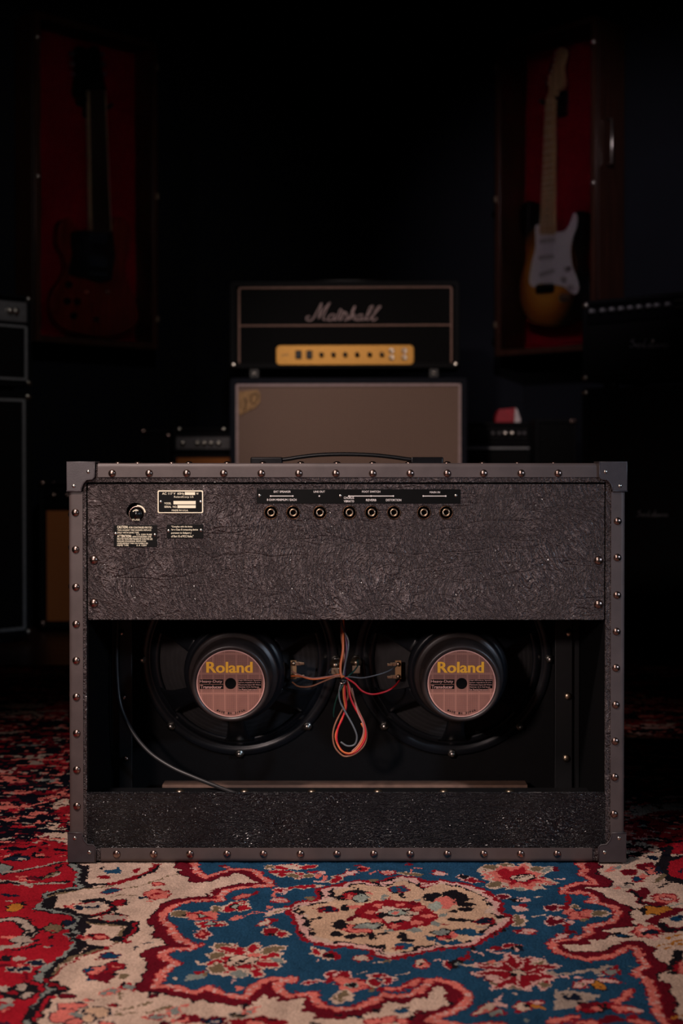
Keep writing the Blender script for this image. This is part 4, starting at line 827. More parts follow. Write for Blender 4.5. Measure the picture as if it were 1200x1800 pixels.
fine = mth('MAXIMUM', mth('POWER', w1.outputs['Fac'], val=2.5), mth('POWER', w2.outputs['Fac'], val=2.5))
big = mth('MAXIMUM', mth('POWER', w3.outputs['Fac'], val=30), mth('POWER', w4.outputs['Fac'], val=40))
nz = n.new('ShaderNodeTexNoise'); nz.inputs['Scale'].default_value = 30; l.new(tc.outputs['Object'], nz.inputs['Vector'])
f = mth('ADD', mth('MULTIPLY', fine, val=.5), mth('MULTIPLY', big, val=.22)); f = mth('ADD', f, mth('MULTIPLY', nz.outputs['Fac'], val=.25))
cr = n.new('ShaderNodeValToRGB'); cr.color_ramp.elements[0].color = (.075, .022, .020, 1); cr.color_ramp.elements[0].position = .12; cr.color_ramp.elements[1].position = .85; cr.color_ramp.elements[1].color = (.50, .235, .175, 1); l.new(f, cr.inputs[0]); l.new(cr.outputs[0], b.inputs['Base Color']); b.inputs['Roughness'].default_value = .5
simple('label_pink', (.66, .36, .31), .5); simple('tag_board', (.40, .22, .10), .6)
sL = speaker(sx[0], 0, 1); sR = speaker(sx[1], 0, -1)
tag(sL, 'left speaker with a maker label on its magnet'); tag(sR, 'right speaker with a maker label on its magnet')
# wires (paths traced from the loom, with depth of their own)
def c5(x, y, Y): return at(450 + x / 3.871, 1080 + y / 3.871, Y)
def wire(pts, mat, r=.0011, name='wire'):
    p = smooth_path([c5(*q) for q in pts], 7)
    return MB().tube(p, r, 8).build(name, mat, amp)
wire([(240, 420, .15), (300, 420, .13), (380, 440, .12), (480, 430, .115), (560, 410, .11), (600, 425, .11)], 'wire_orange', .0014)
wire([(240, 385, .15), (290, 410, .13), (380, 434, .12), (480, 424, .114), (570, 412, .108)], 'wire_pink', .0010)
wire([(245, 460, .15), (290, 490, .13), (370, 490, .12), (460, 455, .115), (540, 425, .11), (590, 425, .11)], 'wire_brown', .0012)
wire([(955, 350, .15), (900, 385, .13), (820, 412, .12), (720, 432, .115), (640, 425, .11), (600, 430, .11)], 'wire_grey', .0010)
wire([(975, 450, .15), (940, 490, .13), (880, 525, .12), (790, 543, .115), (720, 520, .11), (670, 470, .108), (610, 430, .108)], 'wire_red', .0014)
wire([(590, -60, .125), (592, 60, .125), (592, 160, .12), (590, 250, .115), (575, 340, .112), (575, 400, .110), (592, 440, .108)], 'wire_orange', .0019)
wire([(560, -60, .13), (590, 90, .12), (625, 170, .115), (625, 240, .112), (605, 340, .112), (590, 420, .11)], 'wire_grey', .0014)
wire([(575, -60, .128), (605, 120, .126), (615, 240, .122), (605, 330, .12), (598, 420, .112)], 'wire_violet', .0018)
wire([(585, -60, .135), (580, 140, .13), (600, 300, .13), (588, 420, .115)], 'wire_brown', .0014)
wire([(690, 310, .20), (690, 350, .17), (660, 390, .13), (620, 430, .11), (560, 540, .108), (530, 640, .12), (528, 700, .13)], 'wire_green', .0011)
wire([(510, 370, .20), (495, 395, .17), (515, 410, .13), (570, 415, .11)], 'wire_grey', .0011)
# hanging loop of wires
wire([(585, 440, .110), (565, 520, .108), (570, 590, .106), (610, 670, .104), (660, 760, .102), (685, 830, .102), (670, 885, .102), (620, 895, .102), (575, 868, .104)], 'wire_grey', .0014)
wire([(600, 440, .112), (602, 540, .112), (612, 620, .112), (590, 700, .110), (555, 780, .108), (548, 860, .106), (580, 925, .105), (630, 950, .104), (690, 925, .104), (735, 860, .105), (745, 800, .106), (720, 720, .107), (670, 630, .108), (640, 560, .108), (628, 480, .11), (605, 432, .11)], 'wire_red', .0016)
wire([(610, 450, .114), (625, 560, .115), (590, 640, .114), (540, 740, .112), (522, 820, .110), (535, 900, .108), (580, 955, .106), (620, 966, .105), (680, 945, .105), (735, 890, .106), (752, 820, .107), (735, 740, .108), (690, 640, .109), (655, 540, .109), (615, 440, .11)], 'wire_brown', .0013)
wire([(592, 450, .111), (595, 560, .111), (605, 650, .111), (570, 740, .109), (540, 830, .107), (570, 915, .104), (620, 945, .103), (670, 930, .103), (722, 860, .104), (735, 790, .105), (715, 740, .106)], 'wire_orange', .0013)
wire([(650, 500, .112), (690, 660, .107), (725, 740, .105), (730, 810, .104), (700, 880, .104), (650, 935, .104)], 'wire_pink', .0012)
mb = MB(); p = c5(596, 455, .109); mb.tube([p + Vector((-.004, 0, .003)), p, p + Vector((.004, 0, 0))], .0048, 10); mb.build('cable_tie', 'black_satin', amp)
mb = MB(); mb.tube([c5(565, 465, .100), c5(585, 470, .100), c5(606, 462, .100)], .0012, 8); mb.build('tie_end', 'steel', amp)
# two tag connectors on the baffle between the speakers
for x, y in ((537, 340), (680, 325)):
    p = c5(x, y, .222); mb = MB(); mb.lathe([(0, -.010), (.0035, -.010), (.0045, -.007), (.0045, -.003), (.0085, -.0025), (.0085, 0)], 12, mat=Matrix.Translation(p)); mb.box(p.x - .006, p.x + .006, p.y - .009, p.y - .006, p.z - .016, p.z - .004, .001); mb.build('tag_connector', 'brass', amp)
# black mains cable sweeping down on the left
MB().tube(smooth_path([at(*q) for q in ((208, 1070, .17), (205, 1130, .168), (206, 1190, .165), (212, 1240, .16), (232, 1285, .15), (262, 1322, .14), (300, 1348, .13), (340, 1366, .12), (385, 1384, .105), (430, 1402, .085), (450, 1420, .07))], 8), .0030, 10).build('mains_cable', 'cable_black', amp)
# carrying handle across the top
Yh = .135; zt = ZT
def hx(px): return at(px, 800, Yh).x
for a, b_ in ((441, 497), (721, 778)):
    mb = MB(); mb.box(hx(a), hx(b_), Yh - .014, Yh + .014, zt - .0018, at(0, 803.5, Yh).z, .0022, 3); mb.build('handle_cap', 'black_gloss', amp)
hp = smooth_path([Vector((at(x, y, Yh).x, Yh, at(x, y, Yh).z)) for x, y in ((485, 808.5), (505, 807), (530, 803), (565, 799.5), (610, 798.5), (655, 800), (690, 803.5), (715, 807), (735, 808.5))], 6)
mb = MB(); rings = []
for p in hp:
    rings.append([mb.b.verts.new(p + Vector((0, .012 * math.cos(a), .0030 * math.sin(a)))) for a in [k * PI / 6 for k in range(12)]])
for r0, r1 in zip(rings, rings[1:]):
    for i in range(12): mb.b.faces.new((r0[i], r0[(i + 1) % 12], r1[(i + 1) % 12], r1[i])).smooth = True
mb.b.faces.new(rings[0]); mb.b.faces.new(rings[-1][::-1]); mb.build('handle_strap', 'black_satin', amp)
ff = MB()
for x in (XL + .05, XR - .05):
    for y in (.05, .24): ff.lathe([(0, 0), (.014, 0), (.016, .004), (.016, .0)], 12, mat=Matrix.Translation((x, y, ZB + .0012)) @ Matrix.Rotation(PI / 2, 4, 'X'))
# ------------------------------------------------------------------ background gear
def frame_loops(x0, x1, z0, z1, t, r=.008): return [rrect(x0, x1, z0, z1, r), rrect(x0 + t, x1 - t, z0 + t, z1 - t, max(r - t, .001))]
cm = None
def corner_mesh(s=.022):
    return MB().lathe([(0, -.006), (s * .25, -.0055), (s * .4, -.004), (s * .5, 0), (s * .5, .004)], 14).mesh()
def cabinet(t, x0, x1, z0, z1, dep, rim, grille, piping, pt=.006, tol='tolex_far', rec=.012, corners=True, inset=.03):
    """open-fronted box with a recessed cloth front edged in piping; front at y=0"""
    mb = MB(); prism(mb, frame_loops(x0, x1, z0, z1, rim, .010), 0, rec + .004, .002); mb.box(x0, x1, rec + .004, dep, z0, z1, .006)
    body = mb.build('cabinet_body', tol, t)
    mb = MB(); mb.box(x0 + rim, x1 - rim, rec - .003, rec + .004, z0 + rim, z1 - rim, .001); g = mb.build('grille_cloth', grille, t)
    if piping:
        mb = MB(); prism(mb, frame_loops(x0 + rim, x1 - rim, z0 + rim, z1 - rim, pt, .006), rec - .009, rec - .002, .001); mb.build('piping', piping, t)
    if corners:
        k = .013
        repeat('metal_corner', corner_mesh(.020), 'steel', [(x, -.0005, z) for x in (x0 + k, x1 - k) for z in (z0 + k, z1 - k)], t)
    return body
def knobs(t, xs_, z, y, r, mat, dep=.014, name='knob'):
    repeat(name, MB().lathe([(0, -dep), (r * .7, -dep), (r * .85, -dep + .002), (r, -.002), (r, 0)], 16).mesh(), mat, [(x, y, z) for x in xs_], t)
D0 = lambda d: d - 1.9
def X(px, d): return (px - 600) * d / F
def Z(py, d): return CAM.z - (py - 815) * d / F
# --- centre speaker cabinet with taupe cloth
d = 4.46; yaw = math.radians(-2.2)
t = thing('speaker_cabinet', 'large dark speaker cabinet with taupe cloth front, under the gold panel amplifier head', 'speaker cabinet', (X(611.5, d), D0(d), FZ), yaw)
w2 = (820 - 403) / 2 * d / F; zt = Z(664, d) - FZ
simple('tolex_navy', (0.006, 0.008, 0.014), .7, spec=.15, bump=.5, bscale=500)
cabinet(t, -w2, w2, .075, zt, .35, .019, 'cloth_taupe', 'piping_pale', .008, tol='tolex_navy', corners=False)
bl = [(X(x, d) - X(611.5, d), Z(y, d) - FZ) for x, y in ((419, 688), (440, 686), (452, 685), (457, 693), (456, 706), (448, 716), (437, 721), (428, 726), (420, 731), (418, 712))]
mb = MB(); prism(mb, [bl], .004, .009, .001); bd = mb.build('cloth_badge', 'tweed_badge', t); tag(bd, 'worn ochre badge in the upper corner of the cloth')
def strokes(mb, L, f, y, r): 
    for s in L:
        pts = smooth_path([(*[f(*q)[0:1]][0], y, f(*q)[1]) for q in s], 5); mb.tube(pts, r, 6)
def fb(x, y): px, py = 410 + x / 13.33, 680 + y / 13.33; return (X(px, d) - X(611.5, d), Z(py, d) - FZ)
mb = MB(); strokes(mb, [[(240, 250), (290, 330), (260, 560)], [(430, 180), (400, 300), (450, 400), (540, 330), (560, 200), (500, 150), (430, 200)]], fb, .003, .0018); mb.build('badge_lettering', 'rosewood', bd)
repeat('caster', MB().lathe([(0, -.018), (.030, -.018), (.036, -.012), (.036, .012), (.030, .018), (0, .018)], 18).mesh(), 'black_satin', [(x, y, .036) for x in (-.3, .3) for y in (.06, .29)], t, [(0, 0, PI / 2)] * 4)
repeat('caster_fork', MB().box(-.024, .024, -.02, .02, 0, .040, .004).mesh(), 'steel', [(x, y, .036) for x in (-.3, .3) for y in (.06, .29)], t)
# --- head on top
d = 4.47; cx = X(605, d); zb = Z(652, d)
zc = Z(664, 4.46)
t = thing('amplifier_head', 'black amplifier head with a gold control panel and white script lettering', 'amplifier', (cx, D0(d), zc), yaw)
H = lambda px, py: (X(px, d) - cx, Z(py, d) - zc)
w2 = (807 - 403) / 2 * d / F; z0 = H(0, 648)[1]; z1 = H(0, 494)[1]
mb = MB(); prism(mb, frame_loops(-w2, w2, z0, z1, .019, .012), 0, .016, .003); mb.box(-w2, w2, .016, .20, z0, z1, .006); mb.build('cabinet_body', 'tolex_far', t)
ax0, az0 = H(418, 641); ax1, az1 = H(794, 504)
mb = MB(); mb.box(ax0, ax1, .010, .016, az0, az1, .001); mb.build('front_cloth', 'cloth_black', t)
mb = MB(); prism(mb, frame_loops(ax0, ax1, az0, az1, .0058, .010), .003, .0105, .001)
zp = H(0, 572)[1]; mb.box(ax0 + .004, ax1 - .004, .005, .010, zp - .0026, zp + .0026, .001); mb.build('piping', 'piping_cream', t)
gx0, gz0 = H(485, 642); gx1, gz1 = H(727, 607)
mb = MB(); prism(mb, [rrect(gx0, gx1, gz0, gz1, .014)], -.006, .010, .002); gp = mb.build('control_panel', 'gold_plate', t); tag(gp, 'gold control panel with black knobs')
G = lambda x, y: H(470 + x / 4.444, 590 + y / 4.444)
ks = [(*G(x, 150), 0) for x in (422, 515, 607, 700, 797, 892)]
knobs(t, [k[0] for k in ks], ks[0][1], -.006, .0082, 'black_gloss')
repeat('rocker_switch', MB().box(-.010, .010, -.006, .0, -.0135, .0135, .002).mesh(), 'black_gloss', [(G(x, 150)[0], -.006, G(x, 150)[1]) for x in (243, 327)], t)
repeat('input_jack', MB().lathe([(.0030, -.002), (.0035, -.004), (.0078, -.004), (.0088, -.002), (.0088, 0)], 16).mesh(), 'steel', [(G(x, y)[0], -.0065, G(x, y)[1]) for x in (968, 1067) for y in (122, 175)], t)
mb = MB(); a = G(105, 165); c = G(165, 145); text(mb, 'JMP', a[0], c[0], a[1], c[1], -.0064); mb.build('panel_lettering', 'rosewood', t)
fL = lambda x, y: H(520 + x / 6.667, 510 + y / 6.667)
LG = [[(165, 310), (130, 312), (120, 340), (155, 358), (200, 335), (250, 245), (300, 150)], [(300, 150), (285, 240), (262, 335)], [(262, 335), (320, 235), (400, 145)], [(400, 145), (350, 240), (318, 335), (350, 352)],
      [(450, 285), (405, 292), (370, 340), (400, 357), (440, 330), (462, 288), (445, 345), (475, 350)], [(475, 350), (490, 300), (520, 225), (545, 262), (575, 255)], [(535, 265), (515, 310), (505, 350), (530, 348)], [(530, 345), (580, 262), (600, 310), (590, 352), (560, 352)],
      [(600, 350), (650, 290), (695, 190), (665, 230), (628, 352)], [(640, 330), (685, 282), (675, 340), (705, 350)], [(775, 288), (735, 298), (705, 340), (730, 357), (765, 330), (782, 285), (765, 345), (795, 352)],
      [(795, 352), (860, 270), (900, 195), (868, 205), (820, 335), (850, 352)], [(850, 352), (930, 270), (992, 195), (950, 215), (890, 340), (915, 357), (950, 330)]]
mb = MB(); strokes(mb, LG, fL, .004, .0023); lg = mb.build('script_lettering', 'piping_pale', t); tag(lg, 'white script maker lettering')
repeat('rubber_foot', MB().lathe([(0, 0), (.013, 0), (.015, .003), (.012, -z0 * 0 + z0)], 14, mat=Matrix.Rotation(PI / 2, 4, 'X')).mesh() if False else MB().box(-.016, .016, -.012, .012, 0, z0 + .001, .003).mesh(), 'black_satin', [(x, y, 0.0005) for x in (H(446, 0)[0], H(762, 0)[0]) for y in (.02, .16)], t)
repeat('foot_screw', MB().lathe(dome(.005, .003), 10).mesh(), 'steel', [(H(x, 0)[0], .0075, z0 / 2) for x in (446, 762)], t)
repeat('metal_corner', corner_mesh(.020), 'steel', [(x, -.0005, z) for x in (-w2 + .012, w2 - .012) for z in (z0 + .012,)], t)
mb = MB(); mb.tube(smooth_path([(-.12, .10, z1 - .001), (-.10, .10, z1 + .009), (0, .10, z1 + .012), (.10, .10, z1 + .009), (.12, .10, z1 - .001)], 6), .006, 8); mb.build('carry_handle', 'black_satin', t)

# --- left stack, turned 45 degrees, right front edge near px 55
A = math.radians(45); dl = 4.35; PL = Vector((X(56, dl), D0(dl), 0))
ax = Vector((math.cos(A), math.sin(A), 0))
def uvL(px, py): return on_plane(px, py, PL, A)      # u measured from the right front edge (negative to the left)
wl = .74
t = thing('speaker_cabinet', 'tall black speaker cabinet edged with grey piping at the left edge', 'speaker cabinet', (PL.x - ax.x * wl / 2, PL.y - ax.y * wl / 2, FZ), A)
zt = uvL(50, 690)[1] - FZ; zb = uvL(50, 1118)[1] - FZ
cabinet(t, -wl / 2, wl / 2, zb, zt, .33, .020, 'cloth_black', 'piping_grey', .009)
repeat('rubber_foot', MB().box(-.025, .025, -.02, .02, 0, zb + .001, .004).mesh(), 'black_satin', [(x, y, .0005) for x in (-.3, .3) for y in (.05, .28)], t)
zh = uvL(50, 690)[1]
t = thing('amplifier_head', 'black amplifier head with silver knob panel and grey piping at the left edge', 'amplifier', (PL.x - ax.x * wl / 2, PL.y - ax.y * wl / 2, zh), A)
h1 = uvL(50, 520)[1] - zh; h0 = uvL(50, 680)[1] - zh; hm = uvL(50, 571)[1] - zh
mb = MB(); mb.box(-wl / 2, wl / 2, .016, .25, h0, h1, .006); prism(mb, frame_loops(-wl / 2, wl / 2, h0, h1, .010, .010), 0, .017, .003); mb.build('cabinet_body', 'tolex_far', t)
mb = MB(); mb.box(-wl / 2 + .012, wl / 2 - .012, .006, .016, uvL(50, 567)[1] - zh, uvL(50, 532)[1] - zh, .002); mb.build('control_panel', 'silver_panel', t)
mb = MB(); prism(mb, frame_loops(-wl / 2 + .012, wl / 2 - .012, uvL(50, 669)[1] - zh, uvL(50, 573)[1] - zh, .007, .006), .004, .013, .001); mb.build('piping', 'piping_grey', t)
mb = MB(); mb.box(-wl / 2 + .013, wl / 2 - .013, .010, .016, uvL(50, 668)[1] - zh, uvL(50, 574)[1] - zh); mb.build('front_cloth', 'cloth_black', t)
kz = uvL(27, 547)[1] - zh; ku = [wl / 2 + uvL(x, 547)[0] for x in (28, 18)] + [wl / 2 - .16 - .055 * k for k in range(8)]
knobs(t, ku, kz, .006, .011, 'steel')
repeat('metal_corner', corner_mesh(.018), 'steel', [(s * (wl / 2 - .010), -.0005, z) for s in (-1, 1) for z in (h0 + .012, h1 - .010)], t)
repeat('rubber_foot', MB().box(-.02, .02, -.015, .015, 0, h0 + .001, .003).mesh(), 'black_satin', [(x, y, .0005) for x in (-.3, .3) for y in (.04, .2)], t)

# --- right stack
A2 = math.radians(-45); dr = 4.3; PR = Vector((X(1022, dr), D0(dr), 0)); ax2 = Vector((math.cos(A2), math.sin(A2), 0))
def uvR(px, py): return on_plane(px, py, PR, A2)
wr = .76
base = (PR.x + ax2.x * wr / 2, PR.y + ax2.y * wr / 2)
t = thing('speaker_cabinet', 'all black speaker cabinet with small dim lettering, at the right edge', 'speaker cabinet', (*base, FZ), A2)
zt = uvR(1022, 683)[1] - FZ; cabinet(t, -wr / 2, wr / 2, .06, zt, .34, .022, 'cloth_black', None, rec=.01)
repeat('rubber_foot', MB().box(-.025, .025, -.02, .02, 0, .061, .004).mesh(), 'black_satin', [(x, y, .0005) for x in (-.3, .3) for y in (.05, .28)], t)
def SC(px0, px1, py, hpx):  # script-like lettering strokes between two pixel columns
    L = []
    W_ = (px1 - px0)
    g = lambda a, b_: (px0 + a * W_, py - b_ * hpx)
    L.append([g(.12, .9), g(.04, .75), g(.10, .5), g(.14, .2), g(.03, .05), g(.0, .15)])
    L.append([g(.20, .0), g(.18, .25), g(.25, .4), g(.29, .2), g(.24, .0), g(.20, .1)]); L.append([g(.33, .05), g(.42, .95), g(.38, .5), g(.37, .0), g(.42, .05)])
    L.append([g(.55, .35), g(.48, .3), g(.47, .05), g(.54, .05), g(.60, 1.0), g(.57, .05), g(.61, .0)]); L.append([g(.70, .35), g(.64, .3), g(.63, .02), g(.69, .08), g(.72, .35), g(.72, 0)])
    L.append([g(.77, .35), g(.77, 0), g(.80, .3), g(.85, .35), g(.85, 0)]); L.append([g(.92, .0), g(.89, .2), g(.93, .4), g(1.0, .25), g(.96, 0), g(.92, 0)])
    return L
fR = lambda px, py: (uvR(px, py)[0] - wr / 2, uvR(px, py)[1])
mb = MB(); strokes(mb, SC(1118, 1172, 908, 11), lambda x, y: (fR(x, y)[0], fR(x, y)[1] - FZ), .003, .0016); mb.build('script_lettering', 'silver_panel', t)
zh = uvR(1022, 683)[1]
t = thing('amplifier_head', 'black amplifier head with a knob row along its top, at the right edge', 'amplifier', (*base, zh), A2)
h1 = uvR(1022, 530)[1] - zh
mb = MB(); mb.box(-wr / 2, wr / 2, .012, .26, .018, h1, .008); prism(mb, frame_loops(-wr / 2, wr / 2, .018, h1, .014, .012), 0, .014, .003); mb.build('cabinet_body', 'tolex_far', t)
mb = MB(); mb.box(-wr / 2 + .015, wr / 2 - .015, .004, .012, .034, h1 - .075, .002); mb.build('front_cloth', 'cloth_black', t)
mb = MB(); mb.box(-wr / 2 + .015, wr / 2 - .015, .004, .012, h1 - .072, h1 - .018, .002); mb.build('control_panel', 'black_gloss', t)
kr = [fR(x, 548) for x in (1040, 1059, 1075, 1091, 1107, 1123, 1140, 1154, 1173)]
kz = h1 - .034
knobs(t, [k[0] for k in kr], kz, .004, .0085, 'silver_panel')
repeat('chrome_switch', MB().box(-.022, .022, -.010, 0, -.0035, .0035, .001).mesh(), 'steel', [(fR(1198, 545)[0], .004, kz + .008), (fR(1198, 545)[0], .004, kz - .010)], t)
mb = MB(); strokes(mb, SC(1106, 1174, 611, 16), lambda x, y: (fR(x, y)[0], fR(x, y)[1] - zh), .001, .0018); mb.build('script_lettering', 'silver_panel', t)
p = fR(1147, 600); MB().lathe(dome(.005, .003), 10, mat=Matrix.Translation((p[0], -.001, p[1] - zh))).build('logo_highlight', 'steel', t)  # steel dot added for the bright highlight in the lettering
repeat('metal_corner', corner_mesh(.020), 'steel', [(s * (wr / 2 - .012), -.0005, z) for s in (-1, 1) for z in (.032, h1 - .014)], t)
repeat('rubber_foot', MB().box(-.02, .02, -.015, .015, 0, .019, .003).mesh(), 'black_satin', [(x, y, .0005) for x in (-.3, .3) for y in (.04, .2)], t)

# --- combo with orange cloth behind the amplifier on the left
d = 4.6; cx = X(160, d)
t = thing('combo_amplifier', 'black combo amplifier with orange brown cloth, low beside the left stack', 'amplifier', (cx, D0(d), FZ), 0)
x0, x1 = X(68, d) - cx, X(246, d) - cx; z1 = Z(843, d) - FZ
mb = MB(); mb.box(x0, x1, .014, .215, .012, z1, .006); prism(mb, frame_loops(x0, x1, .012, z1, .018, .010), 0, .015, .003); mb.build('cabinet_body', 'tolex_far', t)
gz0, gz1 = Z(1093, d) - FZ, Z(898, d) - FZ
mb = MB(); mb.box(X(81, d) - cx, x1 - .02, .004, .015, gz0, gz1, .002); mb.build('grille_cloth', 'cloth_orange', t)
mb = MB(); mb.box(x0 + .02, x1 - .02, .004, .014, gz1 + .006, z1 - .022, .002); mb.build('control_panel', 'black_gloss', t)
knobs(t, [X(x, d) - cx for x in (94, 118, 142, 166, 190, 214)], Z(871, d) - FZ, .004, .009, 'rivet_metal')
repeat('metal_corner', corner_mesh(.024), 'rivet_metal', [(x, -.0005, z) for x in (x0 + .010, x1 - .010) for z in (.026, z1 - .014)], t)
repeat('panel_screw', MB().lathe(dome(.007, .004), 10).mesh(), 'rivet_metal', [(X(94, d) - cx, .0035, Z(842, d) - FZ - .012)], t)
repeat('rubber_foot', MB().box(-.02, .02, -.015, .015, 0, .013, .003).mesh(), 'black_satin', [(x, y, .0003) for x in (x0 + .04, x1 - .04) for y in (.04, .18)], t)
# --- black cabinet in the corner, between the combo and the small head
d = 4.85; cx = X(272, d)
t = thing('speaker_cabinet', 'plain black cabinet with a bright metal corner, left of the small knob panel head', 'speaker cabinet', (cx, D0(d), FZ), 0)
z1 = Z(755, d) - FZ; x0, x1 = X(246, d) - cx, X(298, d) - cx
cabinet(t, x0, x1, .012, z1, .19, .014, 'cloth_black', None, rec=.008, corners=False)
repeat('metal_corner', corner_mesh(.020), 'rivet_metal', [(x0 + .011, -.0005, z1 - .007), (x1 - .006, -.0005, Z(766, d) - FZ)], t)
repeat('rubber_foot', MB().box(-.012, .012, -.012, .012, 0, .013, .003).mesh(), 'black_satin', [(x, y, .0003) for x in (x0 + .02, x1 - .02) for y in (.03, .16)], t)
# --- small head on a brown-cloth cabinet behind the centre stack (left)
d = 4.9; x0w = X(303, d); wS = .42; cx = x0w + wS / 2
t = thing('speaker_cabinet', 'small cabinet with orange brown cloth under the small knob panel head', 'speaker cabinet', (cx, D0(d), FZ), 0)
z1 = Z(797, d) - FZ; cabinet(t, -wS / 2, wS / 2, .012, z1, .22, .014, 'cloth_orange', None, rec=.008, corners=False)
repeat('rubber_foot', MB().box(-.012, .012, -.012, .012, 0, .013, .003).mesh(), 'black_satin', [(x, y, .0003) for x in (-.17, .17) for y in (.03, .18)], t)
zc = Z(797, d)
t = thing('amplifier_head', 'small black head with five pale knobs, just left of the taupe cloth cabinet', 'amplifier', (cx, D0(d), zc), 0)
z1 = Z(752, d) - zc
mb = MB(); mb.box(-wS / 2, wS / 2, .010, .18, .006, z1, .005); prism(mb, frame_loops(-wS / 2, wS / 2, .006, z1, .010, .006), 0, .012, .002); mb.build('cabinet_body', 'tolex_far', t)
mb = MB(); mb.box(-wS / 2 + .012, wS / 2 - .012, .003, .010, Z(791, d) - zc, Z(768, d) - zc, .002); mb.build('control_panel', 'silver_dark', t) if 'silver_dark' in M else (simple('silver_dark', (.09, .085, .09), .5, .3), mb.build('control_panel', 'silver_dark', t))
knobs(t, [X(x, d) - cx for x in (321, 347, 359, 371, 384)], Z(779, d) - zc, .003, .0095, 'steel')
repeat('metal_corner', corner_mesh(.017), 'steel', [(X(x, d) - cx, -.0005, Z(754.5, d) - zc) for x in (315, 393)], t)
repeat('rubber_foot', MB().box(-.012, .012, -.012, .012, 0, .007, .002).mesh(), 'black_satin', [(x, y, .0003) for x in (-.17, .17) for y in (.03, .15)], t)
# --- right of the centre: low head on a cabinet with a red box on top
d = 4.9; x1w = X(934, d); wS = .34; cx = x1w - wS / 2
t = thing('speaker_cabinet', 'black cabinet right of the taupe cloth cabinet, under a head with a red box', 'speaker cabinet', (cx, D0(d), FZ), 0)
z1 = Z(785, d) - FZ; cabinet(t, -wS / 2, wS / 2, .012, z1, .22, .014, 'cloth_black', None, rec=.008, corners=False)
mb = MB(); mb.box(-wS / 2 + .01, wS / 2 - .004, -.002, .004, Z(789.5, d) - FZ, Z(785.5, d) - FZ - .001, .001); mb.build('top_strip', 'piping_grey', t)
repeat('rubber_foot', MB().box(-.012, .012, -.012, .012, 0, .013, .003).mesh(), 'black_satin', [(x, y, .0003) for x in (-.14, .14) for y in (.03, .18)], t)
zc = Z(785, d)
t = thing('amplifier_head', 'low black head with two bright knobs, under a red box', 'amplifier', (cx, D0(d), zc), 0)
z1 = Z(742.5, d) - zc
mb = MB(); mb.box(-wS / 2, wS / 2, .010, .18, .006, z1, .005); prism(mb, frame_loops(-wS / 2, wS / 2, .006, z1, .010, .006), 0, .012, .002); mb.build('cabinet_body', 'tolex_far', t)
mb = MB(); mb.box(-wS / 2 + .012, wS / 2 - .012, .003, .010, .02, z1 - .018, .002); mb.build('control_panel', 'black_gloss', t)
knobs(t, [X(x, d) - cx for x in (888, 900)], Z(762, d) - zc, .003, .0100, 'steel'); knobs(t, [X(x, d) - cx for x in (866, 877, 912, 921)], Z(762, d) - zc, .003, .0075, 'silver_dark')
repeat('metal_corner', MB().box(-.006, .006, -.006, .008, -.016, .016, .004, 3).mesh(), 'steel', [(X(937, d) - cx - .006, -.001, Z(748, d) - zc - .002)], t)
repeat('rubber_foot', MB().box(-.012, .012, -.012, .012, 0, .007, .002).mesh(), 'black_satin', [(x, y, .0003) for x in (-.14, .14) for y in (.03, .15)], t)
zr = Z(742.5, d)
cxr = X(893, d); t = thing('box', 'small red box with a white end, on the low head to the right', 'box', (cxr, D0(d) + .02, zr + .0005), 0)
g = lambda x, y: (X(x, d + .02) - cxr, Z(y, d + .02) - zr)
L = [g(870, 742), g(872, 732), g(877, 720), g(905, 717), g(903, 742)]; L[0] = (L[0][0], 0); L[-1] = (L[-1][0], 0)
mb = MB(); prism(mb, [L], 0, .09, .002); mb.build('box_body', 'red_card', t)
L2 = [g(903.5, 742), g(905.5, 717), g(909, 720), g(915, 738), g(914, 742)]; L2[0] = (L2[0][0], 0); L2[-1] = (L2[-1][0], 0)
mb = MB(); prism(mb, [L2], .002, .088, .001); mb.build('box_end', 'white_card', t)
d = 4.75; cx = X(975, d)
t = thing('speaker_cabinet', 'plain black cabinet with one bright corner, left of the right hand stack', 'speaker cabinet', (cx, D0(d), FZ), 0)
x0, x1 = X(940, d) - cx, X(1013, d) - cx; z1 = Z(736, d) - FZ
cabinet(t, x0, x1, .012, z1, .16, .014, 'cloth_black', None, rec=.008, corners=False)
repeat('metal_corner', MB().box(-.011, .011, -.005, .008, -.008, .008, .004, 3).mesh(), 'rivet_metal', [(x1 - .012, -.0005, z1 - .009)], t)
repeat('rubber_foot', MB().box(-.012, .012, -.012, .012, 0, .013, .003).mesh(), 'black_satin', [(x, y, .0003) for x in (x0 + .02, x1 - .02) for y in (.03, .13)], t)

